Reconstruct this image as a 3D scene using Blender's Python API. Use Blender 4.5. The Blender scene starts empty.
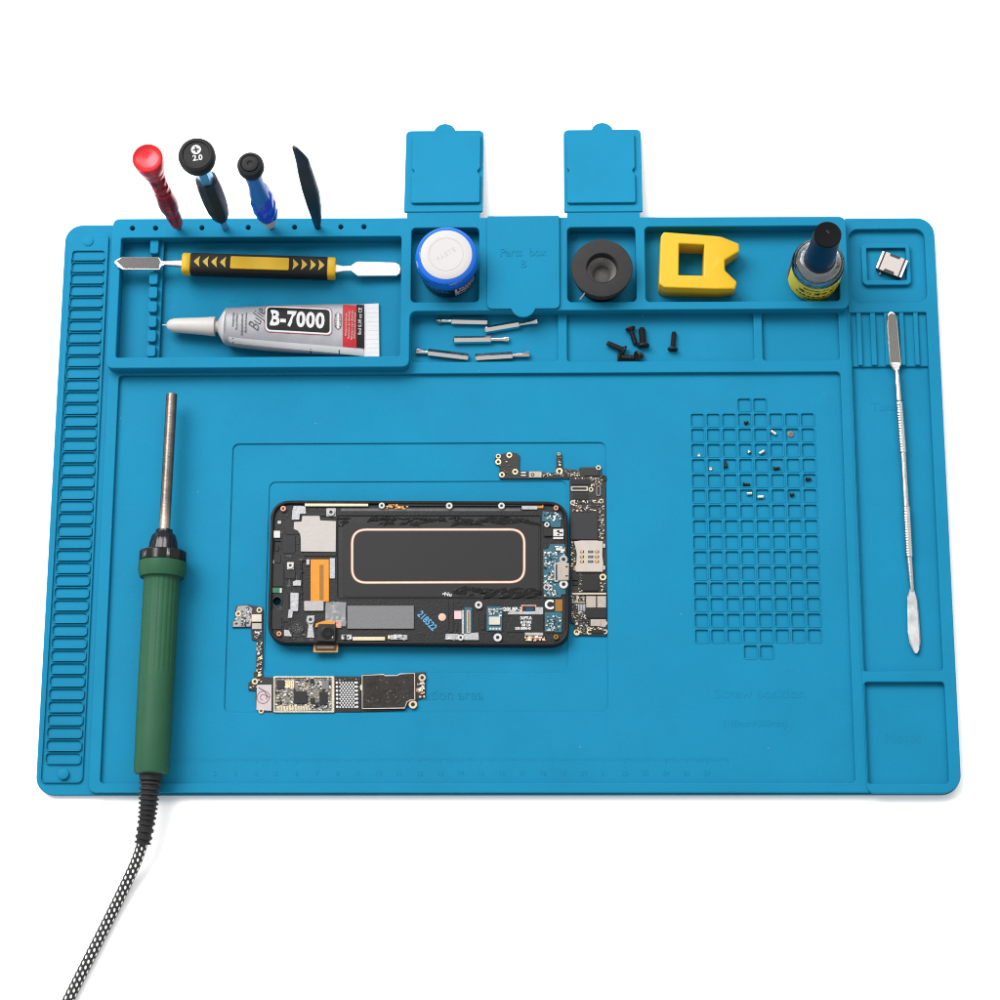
import bpy, bmesh, math, random
from mathutils import Matrix, Vector, Euler
from math import pi, sin, cos, radians

# ------------------------------------------------------------------ set-up
# all modelling is in millimetres; objects are written in metres
MM = 0.001
sc = bpy.context.scene
COL = sc.collection
rnd = random.Random(7)

CAM_F, CAM_LOC, CAM_ROT = 2223.64, Vector((28.19, -275.29, 1082.32)), (0.24873, 0.02389, 0.00228)
CAM_M = Euler(CAM_ROT, 'XYZ').to_matrix()

def P(px, py, z=0.0):
    """measured photo point -> real point on the level z (mm)"""
    d = CAM_M @ Vector(((px - 500) / CAM_F, (500 - py) / CAM_F, -1))
    t = (z - CAM_LOC.z) / d.z
    q = CAM_LOC + d * t
    return (q.x, q.y)

def PP(pts, z=0.0):
    return [P(x, y, z) for x, y in pts]

def wr(x0, x1, y0, y1, z=0.0):
    """upright rectangle measured by its mid-edges -> (x0,x1,y0,y1) in mm, y0<y1"""
    ym, xm = (y0 + y1) / 2, (x0 + x1) / 2
    return (P(x0, ym, z)[0], P(x1, ym, z)[0], P(xm, y1, z)[1], P(xm, y0, z)[1])

# ------------------------------------------------------------------ materials
def lin(r, g, b):
    f = lambda c: (c / 255 / 12.92) if c / 255 <= 0.04045 else ((c / 255 + 0.055) / 1.055) ** 2.4
    return (f(r), f(g), f(b))

MATS = {}
ALB = 0.56        # darkens non-metal colours so brighter lamps can keep the tabletop and its shadows white
def mat(name, col, rough=0.5, metal=0.0, var=0.12, vscale=300.0, bump=0.0, bscale=1500.0, trans=0.0, spec=0.5, coat=0.0, alpha=1.0, rvar=0.1):
    if name in MATS: return MATS[name]
    m = bpy.data.materials.new(name); m.use_nodes = True
    nt = m.node_tree; N = nt.nodes; L = nt.links
    b = N['Principled BSDF']
    tc = N.new('ShaderNodeTexCoord')
    nz = N.new('ShaderNodeTexNoise'); nz.inputs['Scale'].default_value = vscale; nz.inputs['Detail'].default_value = 4
    L.new(tc.outputs['Object'], nz.inputs['Vector'])
    mx = N.new('ShaderNodeMix'); mx.data_type = 'RGBA'
    c = Vector(col) * (1.0 if name == 'white_tabletop' or metal > .5 else ALB); spec *= .55
    mx.inputs['A'].default_value = (*(c * (1 - var)), 1); mx.inputs['B'].default_value = (*(c * (1 + var)), 1)
    L.new(nz.outputs['Fac'], mx.inputs['Factor']); L.new(mx.outputs['Result'], b.inputs['Base Color'])
    mr = N.new('ShaderNodeMapRange'); mr.inputs['To Min'].default_value = max(0.02, rough - rvar); mr.inputs['To Max'].default_value = min(1, rough + rvar)
    L.new(nz.outputs['Fac'], mr.inputs['Value']); L.new(mr.outputs['Result'], b.inputs['Roughness'])
    b.inputs['Metallic'].default_value = metal
    b.inputs['Specular IOR Level'].default_value = spec
    b.inputs['Transmission Weight'].default_value = trans
    b.inputs['Coat Weight'].default_value = coat
    b.inputs['Alpha'].default_value = alpha
    if bump:
        n2 = N.new('ShaderNodeTexNoise'); n2.inputs['Scale'].default_value = bscale; n2.inputs['Detail'].default_value = 3
        L.new(tc.outputs['Object'], n2.inputs['Vector'])
        bp = N.new('ShaderNodeBump'); bp.inputs['Strength'].default_value = bump; bp.inputs['Distance'].default_value = 0.0003
        L.new(n2.outputs['Fac'], bp.inputs['Height']); L.new(bp.outputs['Normal'], b.inputs['Normal'])
    MATS[name] = m
    return m

SIL = mat('blue_silicone', (0.0055, 0.252, 0.448), 0.7, var=0.05, vscale=14, bump=0.3, bscale=1400, spec=0.2)
def dust(m):
    nt = m.node_tree; N = nt.nodes; L = nt.links; b = N['Principled BSDF']
    src = b.inputs['Base Color'].links[0].from_socket
    tc = N.new('ShaderNodeTexCoord'); v = N.new('ShaderNodeTexVoronoi'); v.inputs['Scale'].default_value = 120; L.new(tc.outputs['Object'], v.inputs['Vector'])
    sp = N.new('ShaderNodeSeparateColor'); L.new(v.outputs['Color'], sp.inputs[0])
    r = N.new('ShaderNodeMapRange'); r.inputs['From Min'].default_value = .55; r.inputs['From Max'].default_value = 1; r.inputs['To Min'].default_value = 0; r.inputs['To Max'].default_value = .05; L.new(sp.outputs[0], r.inputs['Value'])
    lt = N.new('ShaderNodeMath'); lt.operation = 'LESS_THAN'; L.new(v.outputs['Distance'], lt.inputs[0]); L.new(r.outputs['Result'], lt.inputs[1])
    f = N.new('ShaderNodeMath'); f.operation = 'MULTIPLY'; f.inputs[1].default_value = .14; L.new(lt.outputs[0], f.inputs[0])
    # broad, faint smudges
    n = N.new('ShaderNodeTexNoise'); n.inputs['Scale'].default_value = 22; n.inputs['Detail'].default_value = 6; n.inputs['Roughness'].default_value = .65; L.new(tc.outputs['Object'], n.inputs['Vector'])
    k = N.new('ShaderNodeMapRange'); k.inputs['From Min'].default_value = .3; k.inputs['From Max'].default_value = .7; k.inputs['To Min'].default_value = .94; k.inputs['To Max'].default_value = 1.05; L.new(n.outputs['Fac'], k.inputs['Value'])
    sc_ = N.new('ShaderNodeVectorMath'); sc_.operation = 'SCALE'; L.new(src, sc_.inputs[0]); L.new(k.outputs['Result'], sc_.inputs['Scale'])
    mx = N.new('ShaderNodeMix'); mx.data_type = 'RGBA'; mx.inputs['B'].default_value = (.45, .5, .5, 1); L.new(f.outputs[0], mx.inputs['Factor']); L.new(sc_.outputs[0], mx.inputs['A']); L.new(mx.outputs['Result'], b.inputs['Base Color'])
dust(SIL)
WHITE_TABLE = mat('white_tabletop', (0.95, 0.95, 0.95), 0.8, var=0.01, vscale=20, spec=0.2)
STEEL = mat('polished_steel', (0.52, 0.50, 0.485), 0.2, 1.0, var=0.2, vscale=400, bump=0.15, bscale=900)
GRIND = mat('ground_steel', (0.17, 0.16, 0.155), 0.7, 0.25, var=0.55, vscale=1600, bump=0.5, bscale=2500)
CHROME = mat('bit_chrome', (0.68, 0.65, 0.62), 0.16, 1.0, var=0.08, vscale=500)
BURNT = mat('heat_stained_steel', (0.135, 0.115, 0.10), 0.36, 1.0, var=0.45, vscale=160, bump=0.3, bscale=700)
TAN = mat('tinned_tan_steel', (0.66, 0.52, 0.40), 0.3, 1.0, var=0.2, vscale=200)
GREEN = mat('green_handle_plastic', (0.024, 0.115, 0.055), 0.5, var=0.12, vscale=120, bump=0.2, bscale=900, spec=0.35)
BLACKGLOSS = mat('black_gloss_plastic', (0.012, 0.012, 0.013), 0.18, var=0.1)
BLACKRUB = mat('black_rubber', (0.011, 0.011, 0.012), 0.6, var=0.15, bump=0.35, bscale=1800, spec=0.35)
GREYRUB = mat('worn_charcoal_rubber', (0.040, 0.038, 0.038), 0.75, var=0.3, vscale=180, bump=0.5, bscale=1500, spec=0.3)
YEL = mat('yellow_plastic', (0.82, 0.50, 0.010), 0.42, var=0.05, vscale=150, spec=0.4)
YELLAB = mat('yellow_paper', (0.95, 0.80, 0.045), 0.55, var=0.1, vscale=250)
REDMET = mat('anodised_red', (0.62, 0.030, 0.035), 0.28, 0.6, var=0.1, vscale=200)
REDDARK = mat('anodised_dark_red', (0.40, 0.014, 0.026), 0.25, 0.45, var=0.3, vscale=250)
BLUEPL = mat('blue_plastic', (0.014, 0.17, 0.80), 0.14, var=0.06, spec=0.5)
BLUECLR = mat('deep_blue_clear_plastic', (0.010, 0.085, 0.85), 0.2, var=0.25, vscale=350, bump=0.3, bscale=500)
BLUENECK = mat('mid_blue_plastic', (0.012, 0.19, 0.62), 0.4, var=0.06)
STEELBLUE = mat('pale_blue_metal', (0.10, 0.34, 0.52), 0.25, 0.6, var=0.2, vscale=300)
NAVYRUB = mat('dark_navy_rubber', (0.010, 0.014, 0.022), 0.38, var=0.2, spec=0.45)
WHITEPL = mat('white_plastic', (0.70, 0.68, 0.66), 0.4, var=0.03, spec=0.4)
IVORY = mat('ivory_plastic', (0.66, 0.63, 0.60), 0.42, var=0.05, vscale=120, spec=0.4)
TUBESIL = mat('silver_tube_foil', (0.44, 0.44, 0.475), 0.36, 0.3, var=0.12, vscale=60, bump=0.25, bscale=160)
TUBEWHITE = mat('white_tube_print', (0.70, 0.70, 0.72), 0.38, 0.1, var=0.08, vscale=100, bump=0.2, bscale=200)
PRTRED = mat('red_print', (0.62, 0.014, 0.022), 0.45, var=0.1)
PRTBLK = mat('black_print', (0.006, 0.006, 0.0065), 0.45, var=0.1, spec=.35)
PRTWHT = mat('white_print', (0.85, 0.85, 0.85), 0.5, var=0.02)
PRTPINK = mat('maroon_print', (0.40, 0.11, 0.14), 0.5, var=0.1)
PRTGRY = mat('dark_grey_print', (0.09, 0.09, 0.10), 0.5, var=0.1)
GLASS = mat('clear_glass', (0.93, 0.96, 0.97), 0.03, var=0.01, trans=1.0, rvar=0.0)
LIQUID = mat('clear_liquid', (0.80, 0.84, 0.84), 0.02, var=0.01, trans=1.0, rvar=0.0)
FILM = mat('clear_film', (0.72, 0.72, 0.74), 0.2, var=0.1, alpha=0.4, vscale=300, bump=0.8, bscale=250)
BOTCAP = mat('dark_blue_cap', (0.003, 0.022, 0.062), 0.35, var=0.1)
CAPTOP = mat('black_cap_top', (0.004, 0.0045, 0.0055), 0.6, var=0.15, vscale=500, spec=.12)
PHBLK = mat('phone_black', (0.012, 0.012, 0.0125), 0.5, var=0.35, vscale=260, bump=0.6, bscale=1100, spec=.4)
PHRIM = mat('phone_rim_black', (0.006, 0.006, 0.007), 0.3, var=0.15, spec=.35)
PHGREY = mat('phone_charcoal', (0.015, 0.0145, 0.015), 0.5, var=0.2, vscale=200, bump=0.1, bscale=1600, spec=.4)
PHDARK = mat('phone_deep_black', (0.008, 0.008, 0.008), 0.4, var=0.3, vscale=400)
ADHES = mat('shiny_black_adhesive', (0.012, 0.012, 0.013), 0.06, var=0.4, vscale=600, bump=0.9, bscale=450)
SILVER = mat('silver_shield', (0.50, 0.465, 0.435), 0.5, 0.25, var=0.08, vscale=150, bump=0.3, bscale=250)
LGREY = mat('light_grey_metal', (0.46, 0.46, 0.475), 0.42, 0.25, var=0.4, vscale=900, bump=0.5, bscale=1100)
GREYSH = mat('grey_shield', (0.19, 0.19, 0.195), 0.5, 0.3, var=0.25, vscale=1800, bump=0.3, bscale=2500)
BEIGE = mat('beige_shield', (0.48, 0.42, 0.355), 0.45, 0.25, var=0.2, vscale=500)
CREAM = mat('cream_gold', (0.78, 0.66, 0.46), 0.35, 0.3, var=0.1, vscale=300)
GOLD = mat('gold_pad', (0.70, 0.52, 0.30), 0.32, 0.7, var=0.2, vscale=900)
COPPER = mat('copper_pad', (0.72, 0.34, 0.22), 0.38, 0.4, var=0.15, vscale=500)
COILM = mat('copper_white_loop', (0.86, 0.70, 0.60), 0.4, 0.1, var=0.08, vscale=300)
COILEDGE = mat('copper_edge', (0.40, 0.14, 0.07), 0.4, 0.3, var=0.1)
ORANGE = mat('orange_flex', (0.82, 0.29, 0.012), 0.36, var=0.12, vscale=200, spec=0.5)
BROWNFLEX = mat('brown_flex', (0.33, 0.15, 0.02), 0.4, var=0.15, vscale=500)
TEAL = mat('teal_board', (0.020, 0.13, 0.19), 0.4, var=0.3, vscale=900)
PCBBLK = mat('black_board', (0.020, 0.0185, 0.017), 0.5, var=0.6, vscale=900, bump=0.4, bscale=2200)
PCBGREY = mat('grey_board', (0.22, 0.20, 0.17), 0.45, 0.2, var=0.6, vscale=1300, bump=0.5, bscale=2200)
CHIP = mat('black_chip', (0.013, 0.013, 0.0145), 0.5, var=0.2, vscale=500, spec=.4)
CHIPB = mat('blue_black_chip', (0.017, 0.017, 0.021), 0.5, var=0.2, vscale=120)
DKSHIELD = mat('dark_worn_shield', (0.030, 0.026, 0.022), 0.34, 0.3, var=0.35, vscale=280, bump=0.35, bscale=700)
PINKLAB = mat('pale_pink_label', (0.60, 0.52, 0.54), 0.5, var=0.06, vscale=300)
PINKPAD = mat('pink_pad', (0.80, 0.55, 0.56), 0.5, var=0.05)
INKRED = mat('red_ink', (0.34, 0.06, 0.12), 0.5, var=0.2)
INKBLUE = mat('light_blue_ink', (0.09, 0.42, 0.72), 0.45, var=0.25, vscale=900)
GREENCL = mat('green_board_bit', (0.02, 0.17, 0.09), 0.4, var=0.3, vscale=800)
BLACKSCR = mat('black_oxide_steel', (0.020, 0.018, 0.017), 0.35, 0.55, var=0.4, vscale=900)
DARKSCR = mat('dark_bronze_steel', (0.022, 0.016, 0.018), 0.35, 0.5, var=0.4, vscale=900)
TAGRED = mat('maroon_label', (0.24, 0.01, 0.03), 0.4, var=0.1)
NAVYLAB = mat('dark_navy_label', (0.008, 0.03, 0.06), 0.3, var=0.2)
JARBODY = mat('dark_teal_jar', (0.012, 0.045, 0.06), 0.2, var=0.3, vscale=150)

def braid_material():
    m = bpy.data.materials.new('black_white_braid'); m.use_nodes = True
    nt = m.node_tree; N = nt.nodes; L = nt.links; b = N['Principled BSDF']
    uv = N.new('ShaderNodeUVMap'); sp = N.new('ShaderNodeSeparateXYZ'); L.new(uv.outputs['UV'], sp.inputs[0])
    def mth(op, a, bb=None, c=None):
        n = N.new('ShaderNodeMath'); n.operation = op
        for i, v in enumerate((a, bb, c)):
            if v is None: continue
            if isinstance(v, (int, float)): n.inputs[i].default_value = v
            else: L.new(v, n.inputs[i])
        return n.outputs[0]
    u, v = sp.outputs[0], sp.outputs[1]
    fu = mth('SUBTRACT', mth('FRACT', u), 0.5)
    par = mth('MODULO', mth('FLOOR', u), 2.0)
    fv = mth('SUBTRACT', mth('FRACT', mth('ADD', v, mth('MULTIPLY', par, 0.5))), 0.5)
    # slanted yarn spots
    fu2 = mth('ADD', fu, mth('MULTIPLY', fv, 0.25))
    d = mth('ADD', mth('POWER', mth('DIVIDE', fu2, 0.27), 2.0), mth('POWER', mth('DIVIDE', fv, 0.32), 2.0))
    f = N.new('ShaderNodeMapRange'); f.inputs['From Min'].default_value = 0.75; f.inputs['From Max'].default_value = 1.05
    f.inputs['To Min'].default_value = 1; f.inputs['To Max'].default_value = 0; L.new(d, f.inputs['Value'])
    mx = N.new('ShaderNodeMix'); mx.data_type = 'RGBA'
    mx.inputs['A'].default_value = (0.006, 0.006, 0.006, 1); mx.inputs['B'].default_value = (0.70, 0.70, 0.68, 1)
    L.new(f.outputs['Result'], mx.inputs['Factor']); L.new(mx.outputs['Result'], b.inputs['Base Color'])
    bp = N.new('ShaderNodeBump'); bp.inputs['Distance'].default_value = 0.0003; bp.inputs['Strength'].default_value = 0.6
    L.new(f.outputs['Result'], bp.inputs['Height']); L.new(bp.outputs['Normal'], b.inputs['Normal'])
    b.inputs['Roughness'].default_value = 0.75
    return m
BRAID = braid_material()

# ------------------------------------------------------------------ mesh helpers
def rrect(x0, x1, y0, y1, r=2.0, n=6, rs=None):
    """rounded rectangle, counter-clockwise; rs = radii (bl, br, tr, tl)"""
    rs = rs or (r, r, r, r)
    out = []
    for (cx, cy, sx, sy, a0), rr in zip(((x0, y0, 1, 1, pi), (x1, y0, -1, 1, 1.5 * pi), (x1, y1, -1, -1, 0), (x0, y1, 1, -1, .5 * pi)), rs):
        if rr <= 0.01: out.append((cx, cy)); continue
        ox, oy = cx + sx * rr, cy + sy * rr
        for i in range(n + 1):
            a = a0 + i / n * pi / 2
            out.append((ox + rr * cos(a), oy + rr * sin(a)))
    return out

def circ(cx, cy, r, n=24):
    return [(cx + r * cos(2 * pi * i / n), cy + r * sin(2 * pi * i / n)) for i in range(n)]

def round_poly(pts, r, n=4):
    """round the corners of any polygon"""
    out = []; k = len(pts)
    for i in range(k):
        a, b, c = Vector(pts[i - 1]), Vector(pts[i]), Vector(pts[(i + 1) % k])
        d1, d2 = (a - b), (c - b)
        rr = min(r, d1.length * .45, d2.length * .45)
        p, q = b + d1.normalized() * rr, b + d2.normalized() * rr
        for j in range(n + 1):
            t = j / n
            out.append(tuple(p * (1 - t) ** 2 + b * 2 * t * (1 - t) + q * t * t))
    return out

def plate(polys, z0, z1, bev=0.0, res=1):
    """filled outlines (outer + holes) between two levels -> mesh in mm"""
    cu = bpy.data.curves.new('c', 'CURVE'); cu.dimensions = '2D'; cu.fill_mode = 'BOTH'
    for pts in polys:
        s = cu.splines.new('POLY'); s.points.add(len(pts) - 1); s.use_cyclic_u = True
        for p, q in zip(s.points, pts): p.co = (q[0], q[1], 0, 1)
    bev = min(bev, (z1 - z0) / 2 * 0.95)
    cu.extrude = (z1 - z0) / 2 - bev; cu.bevel_depth = bev; cu.bevel_resolution = res; cu.offset = -bev
    o = bpy.data.objects.new('c', cu)
    m = bpy.data.meshes.new_from_object(o)
    bpy.data.objects.remove(o); bpy.data.curves.remove(cu)
    m.transform(Matrix.Translation((0, 0, (z0 + z1) / 2)))
    return m

def text_mesh(body, size, bold=0.0, depth=0.05, align='CENTER', res=3, spacing=1.0, shear=0.0):
    cu = bpy.data.curves.new('t', 'FONT'); cu.body = body; cu.size = size; cu.align_x = align; cu.align_y = 'CENTER'
    cu.offset = bold; cu.extrude = depth; cu.resolution_u = res; cu.space_character = spacing; cu.shear = shear
    o = bpy.data.objects.new('t', cu)
    m = bpy.data.meshes.new_from_object(o)
    bpy.data.objects.remove(o); bpy.data.curves.remove(cu)
    return m

class MB:
    def __init__(s): s.bm = bmesh.new(); s.uv = None
    def mesh(s, m, mtx=None, mi=0, free=True):
        if mtx is not None: m.transform(mtx)
        n = len(s.bm.faces); s.bm.from_mesh(m); s.bm.faces.ensure_lookup_table()
        for f in s.bm.faces[n:]: f.material_index = mi
        if free: bpy.data.meshes.remove(m)
        return s
    def plate(s, polys, z0, z1, bev=0.0, mi=0, res=1): return s.mesh(plate(polys, z0, z1, bev, res), None, mi)
    def text(s, body, size, x, y, z, rot=0.0, sx=1.0, mi=0, bold=0.0, depth=0.05, **k):
        return s.mesh(text_mesh(body, size, bold, depth, **k), Matrix.Translation((x, y, z)) @ Matrix.Rotation(rot, 4, 'Z') @ Matrix.Diagonal((sx, 1, 1, 1)), mi)
    def box(s, x0, x1, y0, y1, z0, z1, mi=0, mtx=None):
        v = [s.bm.verts.new((x, y, z)) for x in (x0, x1) for y in (y0, y1) for z in (z0, z1)]
        if mtx is not None:
            for q in v: q.co = mtx @ q.co
        for a in ((0, 1, 3, 2), (4, 6, 7, 5), (0, 4, 5, 1), (2, 3, 7, 6), (0, 2, 6, 4), (1, 5, 7, 3)):
            s.bm.faces.new([v[i] for i in a]).material_index = mi
        return s
    def lathe(s, prof, mtx=None, n=32, mi=0, caps=True, rfun=None):
        """prof = [(r, z)...] turned round local z"""
        rings = []
        for r, z in prof:
            ring = []
            for i in range(n):
                a = 2 * pi * i / n
                rr = r * (rfun(a, z) if rfun else 1)
                co = Vector((rr * cos(a), rr * sin(a), z))
                ring.append(s.bm.verts.new(mtx @ co if mtx is not None else co))
            rings.append(ring)
        for A, B in zip(rings, rings[1:]):
            for i in range(n):
                s.bm.faces.new((A[i], A[(i + 1) % n], B[(i + 1) % n], B[i])).material_index = mi
        if caps:
            if prof[0][0] > 1e-4: s.bm.faces.new(rings[0][::-1]).material_index = mi
            if prof[-1][0] > 1e-4: s.bm.faces.new(rings[-1]).material_index = mi
        return s
    def loft(s, rings, mi=0, caps=True, closed=True):
        R = [[s.bm.verts.new(p) for p in ring] for ring in rings]; n = len(R[0])
        for A, B in zip(R, R[1:]):
            for i in range(n if closed else n - 1):
                s.bm.faces.new((A[i], A[(i + 1) % n], B[(i + 1) % n], B[i])).material_index = mi
        if caps and closed:
            s.bm.faces.new(R[0][::-1]).material_index = mi; s.bm.faces.new(R[-1]).material_index = mi
        return s
    def tube(s, pts, rad, n=16, mi=0, caps=True, uvs=None):
        """tube through pts; rad = number or list; uvs = (turns round, repeats per mm)"""
        pts = [Vector(p) for p in pts]; k = len(pts)
        rad = rad if isinstance(rad, (list, tuple)) else [rad] * k
        rings = []; up = Vector((0, 0, 1)); dist = [0.0]
        for i in range(1, k): dist.append(dist[-1] + (pts[i] - pts[i - 1]).length)
        for i in range(k):
            t = (pts[min(i + 1, k - 1)] - pts[max(i - 1, 0)]).normalized()
            a = up.cross(t)
            if a.length < 1e-4: a = Vector((1, 0, 0))
            a.normalize(); b = t.cross(a).normalized()
            rings.append([s.bm.verts.new(pts[i] + (a * cos(2 * pi * j / n) + b * sin(2 * pi * j / n)) * rad[i]) for j in range(n)])
        lay = s.bm.loops.layers.uv.verify() if uvs else None
        for i in range(k - 1):
            for j in range(n):
                f = s.bm.faces.new((rings[i][j], rings[i][(j + 1) % n], rings[i + 1][(j + 1) % n], rings[i + 1][j])); f.material_index = mi
                if lay:
                    for lp, (uu, vv) in zip(f.loops, ((j, i), (j + 1, i), (j + 1, i + 1), (j, i + 1))):
                        lp[lay].uv = (uu / n * uvs[0], dist[vv] * uvs[1])
        if caps:
            s.bm.faces.new(rings[0][::-1]).material_index = mi; s.bm.faces.new(rings[-1]).material_index = mi
        return s

class Thing:
    """an Empty at the thing's base that parents its parts"""
    def __init__(s, name, label, cat, base, group=None):
        s.base = Vector(base); o = bpy.data.objects.new(name, None); COL.objects.link(o)
        o.empty_display_size = 0.01; o.location = s.base * MM
        o['label'] = label; o['category'] = cat
        if group: o['group'] = group
        s.o = o
    def part(s, name, mb, mats, parent=None, label=None, kind=None, smooth=30):
        o = make(name, mb, mats, s.base, smooth); o.parent = parent or s.o
        if label: o['label'] = label
        if kind: o['kind'] = kind
        return o

def make(name, mb, mats, base=Vector((0, 0, 0)), smooth=30):
    me = bpy.data.meshes.new(name)
    if isinstance(mb, MB):
        bmesh.ops.recalc_face_normals(mb.bm, faces=mb.bm.faces[:])
        mb.bm.to_mesh(me); mb.bm.free()
    else:
        bpy.data.meshes.remove(me); me = mb; me.name = name; me.materials.clear()
    me.transform(Matrix.Diagonal((MM, MM, MM, 1)) @ Matrix.Translation(-Vector(base)))
    for m in (mats if isinstance(mats, (list, tuple)) else [mats]): me.materials.append(m)
    if smooth is not None:
        me.shade_smooth()
        me.set_sharp_from_angle(angle=radians(smooth))
    o = bpy.data.objects.new(name, me); COL.objects.link(o)
    return o

def single(name, mb, mats, label, cat, base, group=None, smooth=30):
    o = make(name, mb, mats, base, smooth); o.location = Vector(base) * MM
    o['label'] = label; o['category'] = cat
    if group: o['group'] = group
    return o

# ------------------------------------------------------------------ tabletop
TABLE_Z = -3.2
mb = MB(); mb.box(-3000, 3000, -3000, 3000, TABLE_Z - 20, TABLE_Z)
t = make('tabletop', mb, WHITE_TABLE); t['kind'] = 'structure'

# ------------------------------------------------------------------ the soldering mat
Z_TOP, Z_FRAME, Z_SIDE = 9.0, 2.6, 3.4
mat_t = Thing('soldering_mat', 'large blue silicone soldering mat with moulded trays, cells and open lids', 'work mat', (0, 0, TABLE_Z))
X0, X1, Y0, Y1 = -225, 225, -148.2, 148.2
outline = rrect(X0, X1, Y0, Y1, 9, 8)

# sheet: three stacked layers, so that recesses have real depth
orx = wr(228.5, 607, 443, 712.3)
irx = wr(266.5, 567.3, 481, 672.5)
outer_rec = rrect(*orx, 3)
notch = P(529, 712, 0)
inner_rec = rrect(*irx, 3.2)
gx0, gy0 = P(691, 414.1, 0); pitch = 7.93; cell = 6.35
holes = []
def grid_cell(c, r):
    x, y = gx0 + c * pitch, gy0 - r * pitch
    return rrect(x, x + cell, y - cell, y, 0.8, 3)
for r in range(15):
    for c in range(8): holes.append(grid_cell(c, r))
for c in (3, 4): holes += [grid_cell(c, -1), grid_cell(c, 15)]
b = MB()
b.plate([outline, outer_rec] + holes, -0.9, 0.0, 0.32)
b.plate([outline, inner_rec], -1.5, -0.88, 0.28)
b.plate([outline], TABLE_Z, -1.48, 0.3)
for h_ in holes:                                       # each cell has a slightly raised rim
    cx_, cy_ = sum(p[0] for p in h_) / len(h_), sum(p[1] for p in h_) / len(h_); hw_ = cell / 2
    b.plate([rrect(cx_ - hw_ - .62, cx_ + hw_ + .62, cy_ - hw_ - .62, cy_ + hw_ + .62, 1.2, 3), rrect(cx_ - hw_ + .02, cx_ + hw_ - .02, cy_ - hw_ + .02, cy_ + hw_ - .02, .8, 3)], -0.4, 0.28, 0.25)
sheet = mat_t.part('base_sheet', b, SIL)

# ruler and moulded words on the work surface
b = MB()
ry = P(450, 758, 0)[1]
rx0 = P(175, 758, 0)[0]
for i in range(271):
    x = rx0 + i; h = 2.6 if i % 10 == 0 else 2.0 if i % 5 == 0 else 1.3
    b.box(x - .16, x + .16, ry - h, ry, -0.05, 0.10)
for i in range(1, 27):
    b.text(str(i), 3.4, rx0 + i * 10, ry - 7.6, 0.04, depth=0.08, res=2)
mat_t.part('ruler', b, SIL)
for tx, sz, px, py, z, dx, sx_, dep in (('Location area', 7.2, 456, 695, -0.9, -6.5, 1.0, .22), ('Screw position', 6.6, 760, 694, 0, 0, 1.12, .12), ('(150mm×300mm)', 5.0, 755, 723.5, 0, 0, .85, .12),
                                        ('Notes', 7, 903, 738, 0, 0, 1, .1), ('Tools', 6.5, 890, 407, 0, -2, 1, .12), ('Tools', 7.5, 247, 305, 0, 0, 1, .12)):
    x, y = P(px, py, z); b = MB(); b.text(tx, sz, x + dx, y, z, sx=sx_, depth=dep)
    mat_t.part('lettering', b, SIL)

# magnetic strip
sl = [P(66.5, 234, 1), P(107.5, 234, 1), P(42.5, 783, 1), P(84.3, 783, 1)]
sx0, sx1, sy1, sy0 = (sl[0][0] + sl[2][0]) / 2, (sl[1][0] + sl[3][0]) / 2, (sl[0][1] + sl[1][1]) / 2, (sl[2][1] + sl[3][1]) / 2
b = MB()
slots = []
NS = 42
for i in range(NS):
    y = 133.5 - i * 261.5 / (NS - 1)
    slots.append(rrect(-220.4, -203.7, y - 4.75, y, 1.4, 4))
b.plate([rrect(sx0, sx1, sy0, sy1, 2.8)] + slots, -0.1, 1.25, 0.42)
for px, py in ((88.5, 241.5), (63.5, 774)):
    x, y = P(px, py, 1); b.lathe([(2.7, 1.1), (2.6, 1.65), (2.1, 1.85), (0, 1.9)], Matrix.Translation((x, y, 0)), 24)
mat_t.part('magnetic_strip', b, SIL)

# frame round the work area and the small-parts cells
work = (-193.0, 174.1, -142.9, 67.0)
c1 = wr(411.6, 558, 312, 361.7, Z_FRAME); c2 = wr(567, 753.8, 312, 361.2, Z_FRAME); c3 = wr(762.4, 839, 312, 360.5, Z_FRAME)
ytop = 97.5
fr_out = [(-198.6, -146.5), (178.6, -146.5), (178.6, 100), (-198.6, 100)]
ty0 = P(250, 367.6, Z_TOP)[1]; bx0 = P(410, 300, Z_TOP)[0]
fo = rrect(-198.6, 180.5, -147.4, 100, rs=(4, 0, 0, 0))[:-1] + [(bx0 - 1.5, 100), (bx0 - 1.5, ty0 + 1.5), (-198.6, ty0 + 1.5)]
b = MB()
cells = [rrect(c[0], c[1], c[2], ytop, 1.6, 4) for c in (c1, c2, c3)]
wkr = rrect(work[0], work[1], work[2], c1[2] - 6.2, 2.0, 5)
b.plate([fo, wkr] + cells, -0.1, Z_FRAME, 0.4)
mat_t.part('work_frame', b, SIL)

# raised tool tray and parts box
tray_l = -198.5
tin = [P(120, 237, Z_TOP), P(400.7, 237, Z_TOP), P(117, 356.3, Z_TOP), P(400.7, 357.3, Z_TOP)]
tray_in = rrect((tin[0][0] + tin[2][0]) / 2, (tin[1][0] + tin[3][0]) / 2, (tin[2][1] + tin[3][1]) / 2, (tin[0][1] + tin[1][1]) / 2, 1.2)
ty0 = P(250, 367.6, Z_TOP)[1]; ty1 = P(250, 217.8, Z_TOP)[1]
bx0 = P(410, 300, Z_TOP)[0]; bx1 = P(847.5, 265, Z_TOP)[0]; by0 = P(600, 310, Z_TOP)[1]; by1 = ty1
ytr = P(847, 216.3, Z_TOP)[1]
Lshape = [(tray_l, ty0), (bx0, ty0), (bx0, by0), (bx1, by0), (bx1, ytr), (tray_l, ty1)]
Lround = round_poly(Lshape, 4.0, 5)
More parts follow.
